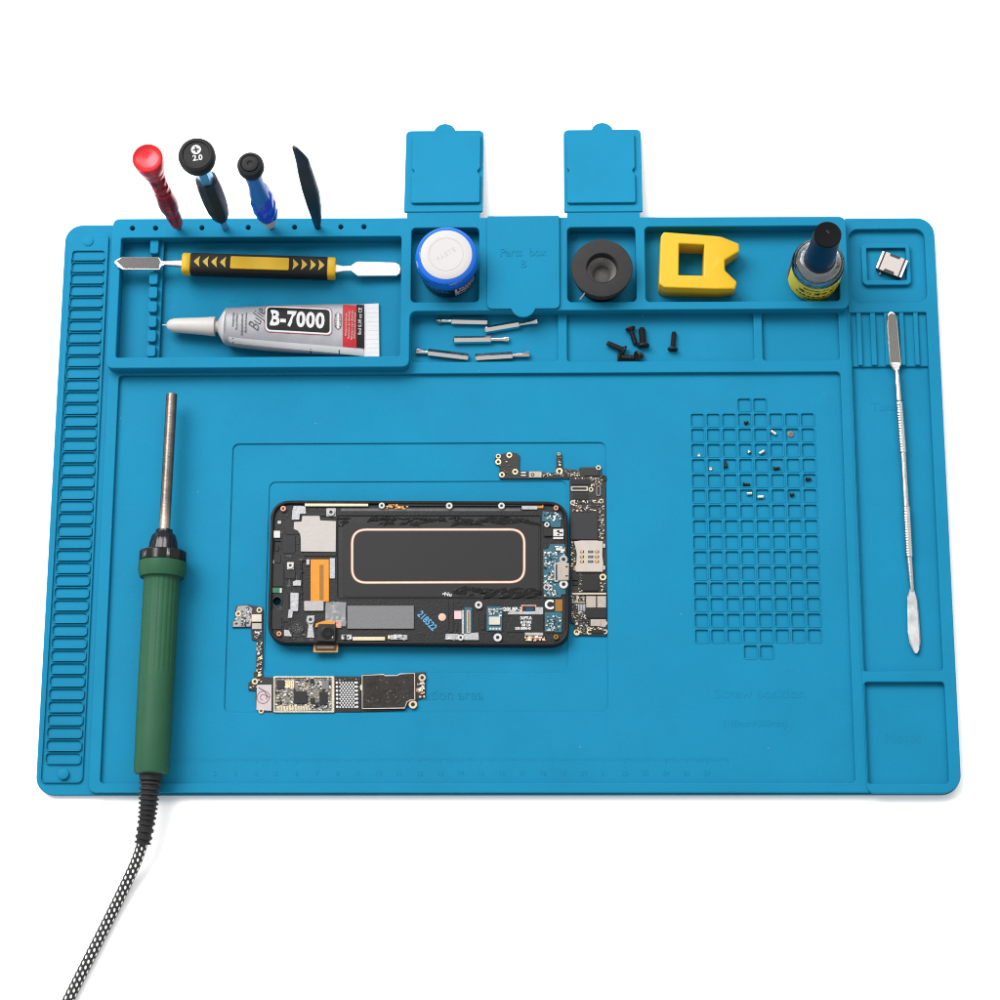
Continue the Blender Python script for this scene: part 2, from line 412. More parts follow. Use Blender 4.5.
# keep a tight inner corner where tray and parts box meet
jar_c = wr(411.2, 479, 227.8, 302, Z_TOP); lou_c = wr(567.5, 636, 227.2, 301.8, Z_TOP); lng_c = wr(645.2, 839, 226.2, 301.3, Z_TOP)
mid_c = wr(492, 555, 227.5, 301.8, Z_TOP)
hole_px = [132.5 + 23.15 * i for i in range(11)]
HOLES = [P(px, 227.4, Z_TOP) for px in hole_px]
hy = sum(h[1] for h in HOLES) / len(HOLES)
HOLES = [(h[0], hy) for h in HOLES]
b = MB()
b.plate([Lround, tray_in, rrect(*jar_c, 2.2), rrect(*mid_c, 2.2), rrect(*lou_c, 2.2), rrect(*lng_c, 2.2)] + [circ(x, y, 1.25, 14) for x, y in HOLES], -0.2, Z_TOP, 0.5, res=2)
mat_t.part('tool_tray', b, SIL)

# notched tool rest inside the tray
b = MB()
def rest_block(px0, px1, py0, py1, z):
    r = wr(px0, px1, py0, py1, z)
    b.plate([rrect(*r, 1.3, 4)], 0, z, 0.45)
xr = wr(150, 161.5, 240, 357, 4)
b.plate([rrect(xr[0] + 1, xr[1], tray_in[0][1] - 0.5, ty1 - 9.5, .4)], -0.1, 3.2, 0.4)
rest_block(150, 158.6, 238, 253.5, 6.5)
for y0, y1, dx in ((272, 284.2, -.2), (286.5, 298, -.6), (301, 312, -1), (315.6, 327, -1.5), (330, 341.6, -2), (345, 356.5, -2.6)):
    rest_block(149.2 + dx, 158 + dx, y0, y1, 6.5)
mat_t.part('tool_rest', b, SIL)

# right-hand column: square recess, ribbed rest, long cell, small cell
sxl = 179.2
sq = wr(849.5, 926, 229, 303, Z_SIDE)
rib = wr(851.5, 927.5, 312.3, 365.5, Z_SIDE)
lcell = [P(851.6, 367, Z_SIDE), P(928.7, 367, Z_SIDE), P(862, 671.3, Z_SIDE), P(943.6, 671.3, Z_SIDE)]
lx0, lx1 = (lcell[0][0] + lcell[2][0]) / 2, (lcell[1][0] + lcell[3][0]) / 2
bc = [P(864, 682, Z_SIDE), P(944.5, 682, Z_SIDE), P(867.5, 783.8, Z_SIDE), P(949.4, 783.8, Z_SIDE)]
bx_0, bx_1 = (bc[0][0] + bc[2][0]) / 2, (bc[1][0] + bc[3][0]) / 2
b = MB()
b.plate([rrect(sxl, X1 - .2, Y0 + .3, Y1 - .3, rs=(4, 9, 9, .5), n=8), rrect(max(sq[0], sxl + 1.3), sq[1], sq[2], sq[3], rs=(5, 5, 5, 5)),
         rrect(lx0, lx1, lcell[2][1], rib[3], rs=(1.8, 1.8, .6, .6)), rrect(bx_0, bx_1, bc[2][1], bc[0][1], 1.8)], -0.1, Z_SIDE, 0.45)
mat_t.part('side_tray', b, SIL)
b = MB()
b.plate([rrect(lx0 - .3, lx1 + .3, rib[2], rib[3] + .3, .3)], -0.1, 1.3, 0.4)
for a, c in ((857.4, 862), (871, 876.4), (885, 890), (900.2, 904.8), (914.4, 919)):
    q0, q1 = P(a, 340, 2.8)[0], P(c, 340, 2.8)[0]
    b.plate([rrect(q0, q1, rib[2] + .4, rib[3] + .2, .5, 3)], 1.2, 2.9, 0.4)
mat_t.part('ribbed_rest', b, SIL)
b = MB()
ro = wr(862, 910.5, 243.2, 284.8, 2.6); ri = wr(867, 906.4, 247.9, 280, 2.6)
b.plate([rrect(*ro, 2.4), rrect(*ri, .6)], -0.1, 2.6, 0.4)
mat_t.part('square_ring', b, SIL)

# lids of the parts boxes
def lid_poly(w, L, tab=5.6, tabh=4.3):
    """hinge along v=0, free edge at v=L with a round thumb tab"""
    pts = rrect(-w / 2, w / 2, 0, L, rs=(.8, .8, 2.6, 2.6), n=5)
    i = max(k for k, p in enumerate(pts) if p[0] > 0 and p[1] > L - .01)
    arc = []
    R = (tab ** 2 + tabh ** 2) / (2 * tabh)
    a0 = math.asin(min(1, tab / R))
    for k in range(9):
        a = a0 - 2 * a0 * k / 8
        arc.append((R * sin(a), L + tabh - R + R * cos(a)))
    return pts[:i + 1] + arc + pts[i + 1:]
def plug_poly(w, v0, v1, vn):
    n = 1.3
    return round_poly([(-w / 2, v0), (w / 2, v0), (w / 2, vn - 2), (w / 2 - n, vn - .6), (w / 2 - n, vn + .6), (w / 2, vn + 2), (w / 2, v1), (-w / 2, v1),
                       (-w / 2, vn + 2), (-w / 2 + n, vn + .6), (-w / 2 + n, vn - .6), (-w / 2, vn - 2)], 1.2, 3)
ztip = -0.6
def open_lid(pxl, pxr, pxc, ytop_px, pl, pr, label):
    zh = 8.0
    yh = P(pxc, 213.0, zh)[1] ; xc = (P(pxl, 170, 4)[0] + P(pxr, 170, 4)[0]) / 2; w = P(pxr, 170, 4)[0] - P(pxl, 170, 4)[0]
    yt = P(pxc, ytop_px, ztip + 1.5)[1]
    L = math.hypot(yt - yh, zh - ztip); ang = -math.atan2(zh - ztip, yt - yh)
    M = Matrix.Translation((xc, yh, zh)) @ Matrix.Rotation(ang, 4, 'X')
    b = MB(); b.mesh(plate([lid_poly(w, L)], 0, 1.5, .3), M)
    xh = w / 2 - 1.5
    b.box(xc - xh, xc + xh, yh - 3.4, yh + 1.2, zh - .6, zh + .8)          # living hinge
    lo = mat_t.part('lid', b, SIL, label=label)
    b = MB(); pw = P(pr, 170, 4)[0] - P(pl, 170, 4)[0]; pc = (P(pr, 170, 4)[0] + P(pl, 170, 4)[0]) / 2
    v0, v1 = L * .085, L * .93
    b.mesh(plate([plug_poly(pw, v0, v1, L * .47)], 1.4, 3.4, .45), M @ Matrix.Translation((pc - xc, 0, 0)))
    mat_t.part('lid_plug', b, SIL, lo)
open_lid(405.3, 483.3, 445, 131, 412.4, 480.3, 'open lid behind the blue jar')
open_lid(563.8, 641.6, 602, 130, 567, 634.8, 'open lid behind the black loupe')
b = MB()
cl = wr(487, 559.6, 215.6, 308.6, Z_TOP + 1.6)
xc, w, L = (cl[0] + cl[1]) / 2, cl[1] - cl[0], cl[3] - cl[2]
M = Matrix.Translation((xc, cl[3], Z_TOP + .05)) @ Matrix.Rotation(pi, 4, 'Z')
b.mesh(plate([lid_poly(w, L, 6.2, 4.6)], 0, 1.5, .4), M)
lo = mat_t.part('lid', b, SIL, label='closed lid marked Parts box')
b = MB()
x, y = P(523, 252.5, Z_TOP + 1.6); b.text('Parts  box', 6.2, x, y, Z_TOP + 1.62, depth=.16, sx=.92)
x, y = P(523.4, 264, Z_TOP + 1.6); b.text('B', 6.0, x, y, Z_TOP + 1.62, depth=.16)
mat_t.part('lettering', b, SIL, lo)

# ------------------------------------------------------------------ upright drivers and pry stick
DS = Matrix.Diagonal((1.09, 1.09, 1.12, 1))
def axis_m(x, y, z): return Matrix.Translation((x, y, z)) @ DS
GRP_D = 'precision screwdrivers standing in the tray holes'
hx = HOLES
# red
x, y = hx[2]
T = Thing('screwdriver', 'red anodised screwdriver with glossy domed cap, standing in tray hole', 'screwdriver', (x, y, Z_TOP), GRP_D)
b = MB(); b.lathe([(1.0, -8), (1.0, 5)], axis_m(x, y, Z_TOP), 16); T.part('shaft', b, STEELBLUE)
b = MB(); hexf = lambda a, z: 1 - .05 * abs(sin(3 * a))
b.lathe([(1.4, 4.2), (2.7, 4.6), (3.1, 7), (3.3, 10), (2.7, 10.6), (2.7, 11.4), (3.4, 12), (3.7, 16), (3.5, 19.5), (3.0, 20.2), (3.0, 21), (3.9, 22), (4.7, 28), (4.7, 34), (4.3, 38), (4.0, 43.5),
         (3.2, 44.5), (3.2, 46), (3.7, 46.8), (3.8, 50), (3.0, 51), (2.9, 55), (3.9, 56.2), (4.2, 60), (3.8, 61), (3.9, 63), (4.6, 65)], axis_m(x, y, Z_TOP), 36, rfun=hexf)
T.part('handle', b, REDDARK)
b = MB(); b.lathe([(4.2, 64.6), (4.9, 66), (5.2, 69), (5.0, 70), (5.7, 71), (6.4, 76), (6.75, 80.4), (6.6, 81.4), (6.1, 81.8), (5.8, 81.5), (4, 80.9), (0, 80.5)], axis_m(x, y, Z_TOP), 48)
T.part('cap', b, REDMET)
# black, size 2.0
x, y = hx[4]
T = Thing('screwdriver', 'black screwdriver with wide round cap printed plus 2.0', 'screwdriver', (x, y, Z_TOP), GRP_D)
b = MB(); b.lathe([(1.75, -8), (1.75, 13)], axis_m(x, y, Z_TOP), 6); T.part('shaft', b, STEELBLUE)
b = MB(); b.lathe([(2.4, 12), (3.2, 12.6), (4.2, 17), (5.2, 26), (5.6, 36), (5.6, 47), (5.2, 54), (4.9, 57), (4.4, 57.6)], axis_m(x, y, Z_TOP), 40, rfun=lambda a, z: 1 - .06 * abs(sin(4 * a)))
T.part('grip', b, mat('dark_slate_rubber', (0.014, 0.020, 0.026), .5, var=.2, spec=.4))
b = MB(); b.lathe([(3.6, 56), (3.6, 78)], axis_m(x, y, Z_TOP) @ Matrix.Rotation(.2, 4, 'Z'), 6); T.part('collar', b, STEELBLUE)
b = MB(); b.lathe([(3.4, 75), (5.6, 76), (7.4, 78.5), (8.0, 81), (8.1, 83.6), (7.6, 85), (6.6, 85.5), (6.0, 85.4), (5.7, 84.9), (0, 84.9)], axis_m(x, y, Z_TOP), 48)
cp = T.part('cap', b, BLACKRUB)
b = MB(); zc = Z_TOP + 84.95 * 1.12
cx, cy = P(196, 149.6, zc)
ring = circ(cx, cy, 2.35, 28)
b.plate([ring], zc - .1, zc + .08)
pr = 1.5; pw = .45
pl = [(-pw, -pr), (pw, -pr), (pw, -pw), (pr, -pw), (pr, pw), (pw, pw), (pw, pr), (-pw, pr), (-pw, pw), (-pr, pw), (-pr, -pw), (-pw, -pw)]
ca, sa = cos(.18), sin(.18)
b.plate([[(cx + px * ca - py * sa, cy + px * sa + py * ca) for px, py in pl]], zc, zc + .14, mi=1)
x2, y2 = P(197.6, 157.9, zc); b.text('2.0', 3.9, x2, y2, zc + .03, rot=.12, bold=.08)
T.part('printed_mark', b, [PRTWHT, PRTBLK], cp)
# blue
x, y = hx[6]
T = Thing('screwdriver', 'bright blue screwdriver with small black swivel cap and white tip cone', 'screwdriver', (x, y, Z_TOP), GRP_D)
b = MB(); b.lathe([(1.2, -8), (1.2, 5)], axis_m(x, y, Z_TOP), 12); T.part('shaft', b, mat('grey_shaft_steel', (.2, .22, .24), .35, .7))
b = MB(); b.lathe([(1.4, 3.6), (2.4, 4.0), (3.5, 9), (4.9, 15.5), (3, 16)], axis_m(x, y, Z_TOP), 32); T.part('tip_cone', b, WHITEPL)
b = MB()
b.lathe([(4.2, 14.5), (4.9, 16), (5.3, 20), (5.6, 25), (5.7, 30), (5.5, 35), (5.1, 40), (4.4, 45), (3.9, 48)], axis_m(x, y, Z_TOP), 12, rfun=lambda a, z: 1 + .035 * cos(6 * a + z * .63))
T.part('grip', b, BLUECLR, smooth=None)
b = MB(); b.lathe([(4.5, 34), (4.35, 44), (3.7, 50), (3.55, 56), (3.9, 66), (4.2, 67)], axis_m(x, y, Z_TOP) @ Matrix.Translation((-.1, -.9, 0)), 32); T.part('neck', b, BLUENECK)
b = MB(); b.lathe([(4.0, 66.4), (4.6, 66.6), (4.6, 67.8), (4.0, 68)], axis_m(x, y, Z_TOP), 32); T.part('white_ring', b, WHITEPL)
b = MB(); b.lathe([(4.0, 67.9), (5.2, 68.2), (5.8, 70), (5.85, 73), (5.4, 74.3), (4.2, 74.8), (4.0, 74.4), (3.7, 74.3), (3.5, 74.9), (2.2, 75.2), (1.2, 75.1), (1.0, 74.7), (0, 74.6)], axis_m(x, y, Z_TOP), 40); T.part('cap', b, BLACKRUB)
# black pry stick: flat bar, waisted, chisel ended
x, y = hx[8]
prof = [(-4, -.7, .9), (2, -1.5, 1.5), (12, -1.8, 3.2), (25, -2.0, 4.7), (42, -2.2, 5.9), (58, -1.8, 5.4), (70, -1.3, 5.1), (76, -1.3, 5.0), (80, -1.4, 3.4), (83.2, -1.5, 1.4), (84.2, -1.2, .6)]
b = MB(); Mr = axis_m(x, y, Z_TOP) @ Matrix.Diagonal((1, 1, 1.09, 1)) @ Matrix.Rotation(radians(-24), 4, 'Z')
rings = []
for h, l, r in prof:
    th = 1.55 if 12 < h < 60 else (1.1 if h <= 12 else max(.35, 1.5 - (h - 60) * .04))
    rings.append([Mr @ Vector(v) for v in ((l, -th * .6, h), (l + .5, -th, h), (r - .5, -th, h), (r, -th * .6, h), (r, th * .6, h), (r - .5, th, h), (l + .5, th, h), (l, th * .6, h))])
b.loft(rings)
single('pry_stick', b, NAVYRUB, 'flat black plastic pry stick with slanted chisel end, upright in tray', 'pry tool', (x, y, Z_TOP), smooth=40)

# ------------------------------------------------------------------ double-ended pry tool (yellow and black)
zt = 9.0
TILT, ZA = .042, 8.6                       # the pointed end rests on the tray rim
A, B = Vector((*P(187, 264.3, ZA), 0)), Vector((*P(331.5, 268.6, 5.6), 0)); dv = (B - A); LEN = dv.length; ang = math.atan2(dv.y, dv.x)
MT = Matrix.Translation((A.x, A.y, ZA)) @ Matrix.Rotation(ang, 4, 'Z') @ Matrix.Rotation(TILT, 4, 'Y')      # local x along the tool
def tl(px, py, dz=0.0):
    z = 8.0
    for _ in range(4):
        q = MT.inverted() @ Vector((*P(px, py, z), z)); z = ZA - TILT * q.x + dz
    return q.x, q.y
T = Thing('pry_tool', 'double-ended metal pry tool with black and yellow grip across the tool tray', 'pry tool', (A.x + dv.x / 2, A.y + dv.y / 2, 0))
MX = MT @ Matrix.Rotation(pi / 2, 4, 'Y')                                   # local z -> along tool
b = MB(); oct8 = lambda a, z: 1 / max(abs(cos(a)) ** 1, abs(sin(a)) ** 1) ** .35
def grip_ring(s, hw, hh, k=20):
    out = []
    for i in range(k):
        a = 2 * pi * i / k; c, q = cos(a), sin(a)
        e = .55
        out.append(MT @ Vector((s, hw * math.copysign(abs(c) ** e, c), hh * math.copysign(abs(q) ** e, q))))
    return out
xs0, xs1 = tl(191, 264)[0], tl(327.6, 268)[0]
b.loft([grip_ring(xs0, 5.3, 4.4), grip_ring(xs0 + 1, 5.6, 4.7)] + [grip_ring(xs0 + (xs1 - xs0) * i / 10, 5.6, 4.7) for i in range(1, 10)] + [grip_ring(xs1 - 1, 5.6, 4.7), grip_ring(xs1, 5.3, 4.4)])
grip = T.part('grip', b, mat('pry_grip_black', (.012, .011, .011), .6, var=.2, bump=.3, spec=.35), smooth=40)
for a0, a1 in ((tl(182.6, 264)[0], xs0 + .2), (xs1 - .2, tl(335.7, 268)[0])):
    b = MB(); b.loft([grip_ring(a0, 4.9, 4.0), grip_ring(a0 + .6, 5.5, 4.5), grip_ring(a1 - .6, 5.5, 4.6), grip_ring(a1, 5.2, 4.2)]); T.part('end_collar', b, YEL, smooth=40)
q0, q1 = tl(230.5, 258.5, 5), tl(288.5, 272.6, 5)
b = MB(); b.mesh(plate([rrect(q0[0], q1[0], -3.35, 3.35, .8)], 4.3, 5.2, .25), MT); T.part('inlay', b, YEL)
for px, sgn in ((196.8, 1), (205.6, 1), (214.2, 1), (223, 1), (295.2, -1), (303.8, -1), (312.6, -1), (321, -1)):
    cx = tl(px, 266, 5)[0]
    pts = [(cx + sgn * 1.4, -3.0), (cx + sgn * .9, 0), (cx + sgn * 1.4, 3.0), (cx - sgn * 1.0, .9), (cx - sgn * 1.7, 0), (cx - sgn * 1.0, -.9)]
    b = MB(); b.mesh(plate([pts], 4.2, 5.0, .12), MT); T.part('chevron', b, mat('chevron_yellow', (.72, .50, .05), .5))
def flat(pts, z0, z1, bev=.3): return plate([[tl(px, py) for px, py in pts]], z0, z1, bev)
b = MB()
b.mesh(flat([(114.4, 262.2), (117, 259.4), (122, 257), (159, 257.2), (161.4, 260.6), (166, 262), (166, 264.6), (161.4, 266.6), (159.6, 270), (123, 270), (117.5, 267)], -.9, .3, .3), MT, 0)
b.mesh(flat([(164, 261.4), (184, 260.3), (184, 267.2), (164, 265.4)], -1.5, 1.1, .7), MT, 1)
b.mesh(flat([(116.6, 261.4), (122.4, 257.5), (158.6, 257.7), (160.4, 261.6), (159.2, 268.8), (123.6, 268.6)], .29, .55, .2), MT, 2)
T.part('blade', b, [STEEL, mat('pinkish_steel', (.62, .47, .44), .3, .9, var=.3, vscale=500), GRIND], label='pointed blade with rough ground face')
b = MB()
b.mesh(flat([(334, 264.2), (343, 266.4), (351, 266), (355.5, 262.6), (359, 261.8), (395, 262.8), (399.5, 265), (400.8, 269), (400, 274), (396.5, 276.2), (358, 276.4), (354.6, 274), (351, 271.4), (343, 271.6), (334, 273.4)], -.7, .8, .35), MT)
T.part('blade', b, mat('bright_steel', (.58, .555, .55), .35, .6, var=.04), label='wide rounded bright blade')

# ------------------------------------------------------------------ glue tube
T = Thing('glue_tube', 'silver glue tube with white nozzle cap, printed B-7000', 'glue tube', (*P(290, 330, 0), 0))
zg = 5.0
# centre line and half sizes along the tube: (px x, px top, px bottom, z half height)
stn = [(226.5, 309.2, 345.6, 7.6), (240, 308.6, 348.2, 7.4), (265, 307, 351.2, 6.6), (295, 305.6, 353.6, 5.3), (325, 304.6, 355.2, 3.9), (350, 304.2, 356, 2.4), (364.5, 304, 356.6, 1.1)]
ST = []
for px, t0, t1, hz in stn:
    a, c = P(px, t0, hz * 1.0), P(px, t1, hz * .8)
    ST.append((a[0], (a[1] + c[1]) / 2, (a[1] - c[1]) / 2, hz))
def tube_at(x):
    for (xa, ya, ba, ca), (xb, yb, bb, cb) in zip(ST, ST[1:]):
        if x <= xb or (xb, yb, bb, cb) == ST[-1]:
            t = min(1, max(0, (x - xa) / (xb - xa))); return ya + (yb - ya) * t, ba + (bb - ba) * t, ca + (cb - ca) * t
SUP = .8
def tube_h(x, y):
    yc, bb, c = tube_at(x); u = max(-.995, min(.995, (y - yc) / bb))
    return 0.1 + c + c * (1 - abs(u) ** (2 / SUP)) ** (SUP / 2)
rings = []
for i in range(25):
    x = ST[0][0] + (ST[-1][0] - ST[0][0]) * i / 24; yc, bb, c = tube_at(x)
    k = 40; ring = []
    for j in range(k):
        a = 2 * pi * j / k; cs, sn = cos(a), sin(a)
        wob = .12 * sin(i * 1.7 + j * .9) * (1 if 3 < i < 23 else 0)
        ring.append(Vector((x, yc + bb * math.copysign(abs(cs) ** SUP, cs), .1 + c + (c + wob) * math.copysign(abs(sn) ** SUP, sn))))
    rings.append(ring)
b = MB(); b.loft(rings); body = T.part('tube_body', b, TUBESIL, smooth=60)
def drape(mb, off):
    for v in mb.bm.verts: v.co.z = tube_h(v.co.x, v.co.y) + off + v.co.z
    return mb
def gpatch(mb, px0, px1, py0, py1, mi=0, nx=8, ny=10, z=8):
    """rectangle in photo measure laid on the tube"""
    V = [[mb.bm.verts.new((*P(px0 + (px1 - px0) * i / nx, py0 + (py1 - py0) * j / ny, z), 0)) for j in range(ny + 1)] for i in range(nx + 1)]
    for i in range(nx):
        for j in range(ny): mb.bm.faces.new((V[i][j], V[i][j + 1], V[i + 1][j + 1], V[i + 1][j])).material_index = mi
    return mb
b = MB(); gpatch(b, 343.2, 356.6, 305.5, 348.2, 0, 4, 14, 3); gpatch(b, 356.7, 364.2, 305, 348.4, 1, 3, 14, 2); drape(b, .14); T.part('printed_bands', b, [PRTRED, PRTBLK], body)
b = MB()
V = []
for i in range(21):
    px = 231.5 + (363.8 - 231.5) * i / 20; yb = 347.2 + (355.4 - 347.2) * (i / 20) ** .62
    V.append([b.bm.verts.new((*P(px, yb - (1 - q) * (4.2 + 2.4 * i / 20), 3), 0)) for q in (0, .25, .5, .75, 1)])
for A1, B1 in zip(V, V[1:]):
    for j in range(4): b.bm.faces.new((A1[j], A1[j + 1], B1[j + 1], B1[j]))
drape(b, .16); T.part('white_stripe', b, TUBEWHITE, body)
def dplate(mb, pts_px, z, z0, z1, mi=0, step=2.0):
    """panel with a fine inner grid so that it follows the tube"""
    xs = [p[0] for p in pts_px]; ys = [p[1] for p in pts_px]
    m = plate([PP(pts_px, z)], z0, z1)
    bmm = bmesh.new(); bmm.from_mesh(m)
    x0, x1 = min(v.co.x for v in bmm.verts), max(v.co.x for v in bmm.verts); y0, y1 = min(v.co.y for v in bmm.verts), max(v.co.y for v in bmm.verts)
    g = x0 + step
    while g < x1:
        bmesh.ops.bisect_plane(bmm, geom=bmm.verts[:] + bmm.edges[:] + bmm.faces[:], plane_co=(g, 0, 0), plane_no=(1, 0, 0)); g += step
    g = y0 + step
    while g < y1:
        bmesh.ops.bisect_plane(bmm, geom=bmm.verts[:] + bmm.edges[:] + bmm.faces[:], plane_co=(0, g, 0), plane_no=(0, 1, 0)); g += step
    bmm.to_mesh(m); bmm.free(); mb.mesh(m, None, mi)
def rpx(x0, x1, y0, y1, r, n=5): return rrect(x0, x1, y0, y1, r, n)
b = MB()
dplate(b, rpx(265.2, 331.8, 305.8, 334.0, 5), 10, .10, .14, 0)
dplate(b, rpx(266.1, 330.9, 306.5, 333.2, 4.5), 10, .16, .20, 1)
dplate(b, rpx(267.6, 329.2, 307.9, 331.6, 3.5), 10, .22, .26, 2)
drape(b, .1); T.part('name_panel', b, [PRTPINK, PRTWHT, PRTBLK], body)
b = MB()
x, y = P(297.2, 320.3, 10)
b.text('B-7000', 11.4, x, y, .42, rot=radians(-.6), sx=.775, bold=.42, depth=.04, spacing=1.09); drape(b, .1)
T.part('lettering', b, PRTWHT, body)
b = MB()
el = [(338 + 3.6 * cos(a * pi / 12), 320.3 + 8.8 * sin(a * pi / 12)) for a in range(24)]
el2 = [(338 + 3.0 * cos(a * pi / 12), 320.3 + 8.0 * sin(a * pi / 12)) for a in range(24)]
dplate(b, el, 7, .1, .14, 0); dplate(b, el2, 7, .16, .2, 1)
for px, s, tx in ((334.6, 2.1, 0), (338.8, 2.1, 0)):
    x, y = P(px + 1.4, 320.3, 7); b.text('ADHESIVE', 1.7, x, y, .3, rot=pi / 2, bold=.02, depth=.02, mi=2, res=1)
drape(b, .1); T.part('oval_mark', b, [PRTPINK, PRTWHT, PRTGRY], body)
b = MB()
for px, wpx, tx in ((233.4, 17, 'A transparent glue'), (237, 21, 'The use of all kinds of'), (242.2, 26, 'Bonding materials and their crafts'), (246, 22, 'Max the use of ornament')):
    x, y = P(px, 311.5 + wpx / 2, 14); b.text(tx, 1.45, x, y, .2, rot=pi / 2, sx=wpx * .5 / (len(tx) * .66), bold=.03, depth=.02, res=1)
x, y = P(257.2, 320, 13); b.text('BuJie', 8.6, x, y, .2, rot=radians(72), sx=.72, bold=-.07, depth=.02, shear=.45)
for v in b.bm.verts: pass
drape(b, .12); T.part('small_print', b, PRTGRY, body)
b = MB()
for px, L_ in ((346.3, 26), (349.2, 32), (352.2, 34), (354.8, 30)):
    x, y = P(px, 326, 3); b.text('Multi purpose super adhesive glue', 1.3, x, y, .22, rot=pi / 2, sx=L_ * .5 / 19, depth=.02, res=1)
x, y = P(360.3, 322, 2); b.text('9ml 0.3fl oz CE', 2.4, x, y, .22, rot=pi / 2, sx=1.0, bold=.03, depth=.02)
x, y = P(341.6, 352.6, 3)
drape(b, .16); T.part('band_print', b, PRTWHT, body)
b = MB()
for px, py in ((339.5, 353), (311.5, 353.4), (235.5, 346.2)):
    x, y = P(px, py, 3); b = MB(); b.box(x - .25, x + .25, y - .9, y + .9, .1, .14); drape(b, .16); T.part('register_mark', b, PRTBLK, body)
# shoulder, neck, nozzle cap, crimp
sc0 = ST[0]
tip = Vector((*P(166.5, 324.9, 7), 6.6)); nk = Vector((*P(215.5, 327.2, 7), 7.5)); sh = Vector((sc0[0], sc0[1], 7.7))
dirv = (sh - tip).normalized()
MN = Matrix.Translation(tip) @ dirv.to_track_quat('Z', 'Y').to_matrix().to_4x4()
Ltot = (sh - tip).length; Lnk = (nk - tip).length
b = MB(); b.lathe([(2.9, Lnk - 1.0), (2.9, Lnk + 1.6), (3.8, Lnk + 1.8), (8.3, Ltot - .8), (8.9, Ltot - .2), (8.9, Ltot + .7), (7, Ltot + 1)], MN, 40); T.part('shoulder', b, WHITEPL)
b = MB(); b.lathe([(.25, -2.2), (.4, -.2), (1.7, .4), (2.9, 1.7), (3.6, 4), (3.9, 8), (4.4, 17), (4.8, Lnk - 3), (4.9, Lnk - 2.9), (5.0, Lnk), (4.4, Lnk + .1)], MN, 36); T.part('nozzle_cap', b, IVORY)
cr = [P(364.2, 304, 1.5), P(379, 303.4, 1.5), P(364.2, 357, 1.5), P(379.6, 357.5, 1.5)]
b = MB(); b.plate([[cr[2], cr[3], cr[1], cr[0]]], .3, 2.0, .35)
for i in range(1, 12):
    y = cr[2][1] + (cr[0][1] - cr[2][1]) * i / 12
    b.box(cr[0][0] + 1.2, cr[3][0] - .9, y - .22, y + .05, 1.9, 2.08)
b.box(cr[0][0] + .8, cr[0][0] + 1.0, cr[2][1] + .6, cr[0][1] - .6, 1.9, 2.2)
T.part('crimped_end', b, TUBEWHITE)

# ------------------------------------------------------------------ flux jar
x, y = P(448.6, 272.5, 0); JH = 26
T = Thing('flux_jar', 'round jar with blue screw lid and white top disc in its cell', 'jar', (x, y, 0))
MJ = Matrix.Translation((x, y, 0)) @ Matrix.Diagonal((1.09, 1.09, 1, 1))
b = MB(); b.lathe([(11.6, .1), (12.6, .5), (13.0, 2), (13.0, 15), (12.6, 15.4)], MJ, 48); jb = T.part('jar_body', b, JARBODY)
b = MB(); b.lathe([(13.2, 14.6), (13.9, 14.8), (14.5, 16), (14.6, 19), (14.5, 22.5), (13.9, 24.8), (13.0, 25.7), (12.3, 26.0), (12.0, 25.8), (0, 25.7)], MJ, 64); jl = T.part('lid', b, BLUEPL)
b = MB(); b.lathe([(12.0, 25.6), (12.0, 26.1), (11.7, 26.25), (8.2, 26.25), (8.0, 26.1), (7.8, 26.25), (0, 26.25)], MJ, 56)
T.part('top_disc', b, mat('chalk_white_plastic', (.62, .60, .59), .5, var=.03, vscale=200, bump=.1), jl)
b = MB()
x2, y2 = P(446, 254.5, 26); b.text('PASTE', 3.2, x2, y2, 26.28, rot=radians(33), depth=.08, spacing=1.3); T.part('raised_letters', b, mat('chalk_relief', (.60, .58, .57), .5), jl)
def arc_label(MB_, r, a0, a1, z0, z1, M, mi=0, n=14):
    A_ = [(MB_.bm.verts.new(M @ Vector((r * cos(a0 + (a1 - a0) * i / n), r * sin(a0 + (a1 - a0) * i / n), z0))), MB_.bm.verts.new(M @ Vector((r * cos(a0 + (a1 - a0) * i / n), r * sin(a0 + (a1 - a0) * i / n), z1)))) for i in range(n + 1)]
    for p, q in zip(A_, A_[1:]): MB_.bm.faces.new((p[0], q[0], q[1], p[1])).material_index = mi
def wrap_text(MB_, body, size, r, ac, zc_, M, mi=0, bold=.02, sx=1.0):
    m = text_mesh(body, size, bold, 0.02, res=2)
    for v in m.vertices:
        a = ac + v.co.x * sx / r; rr = r + v.co.z; zz = zc_ + v.co.y
        v.co = M @ Vector((rr * cos(a), rr * sin(a), zz))
    MB_.mesh(m, None, mi)
b = MB(); arc_label(b, 13.06, radians(200), radians(285), 3, 13.5, MJ, 0); arc_label(b, 13.06, radians(285.5), radians(340), 3, 13.5, MJ, 1); arc_label(b, 13.12, radians(290), radians(336), 8.2, 12.9, MJ, 2)
wrap_text(b, 'FLUX', 3.4, 13.16, radians(312), 10.4, MJ, 1, .06); wrap_text(b, 'SOLDER', 3.6, 13.12, radians(245), 9.4, MJ, 3, .05); wrap_text(b, 'PASTE', 3.0, 13.16, radians(312), 5.4, MJ, 0, .05)
T.part('label', b, [NAVYLAB, PRTWHT, TAGRED, mat('slate_blue_print', (.10, .22, .32), .4)], jb)

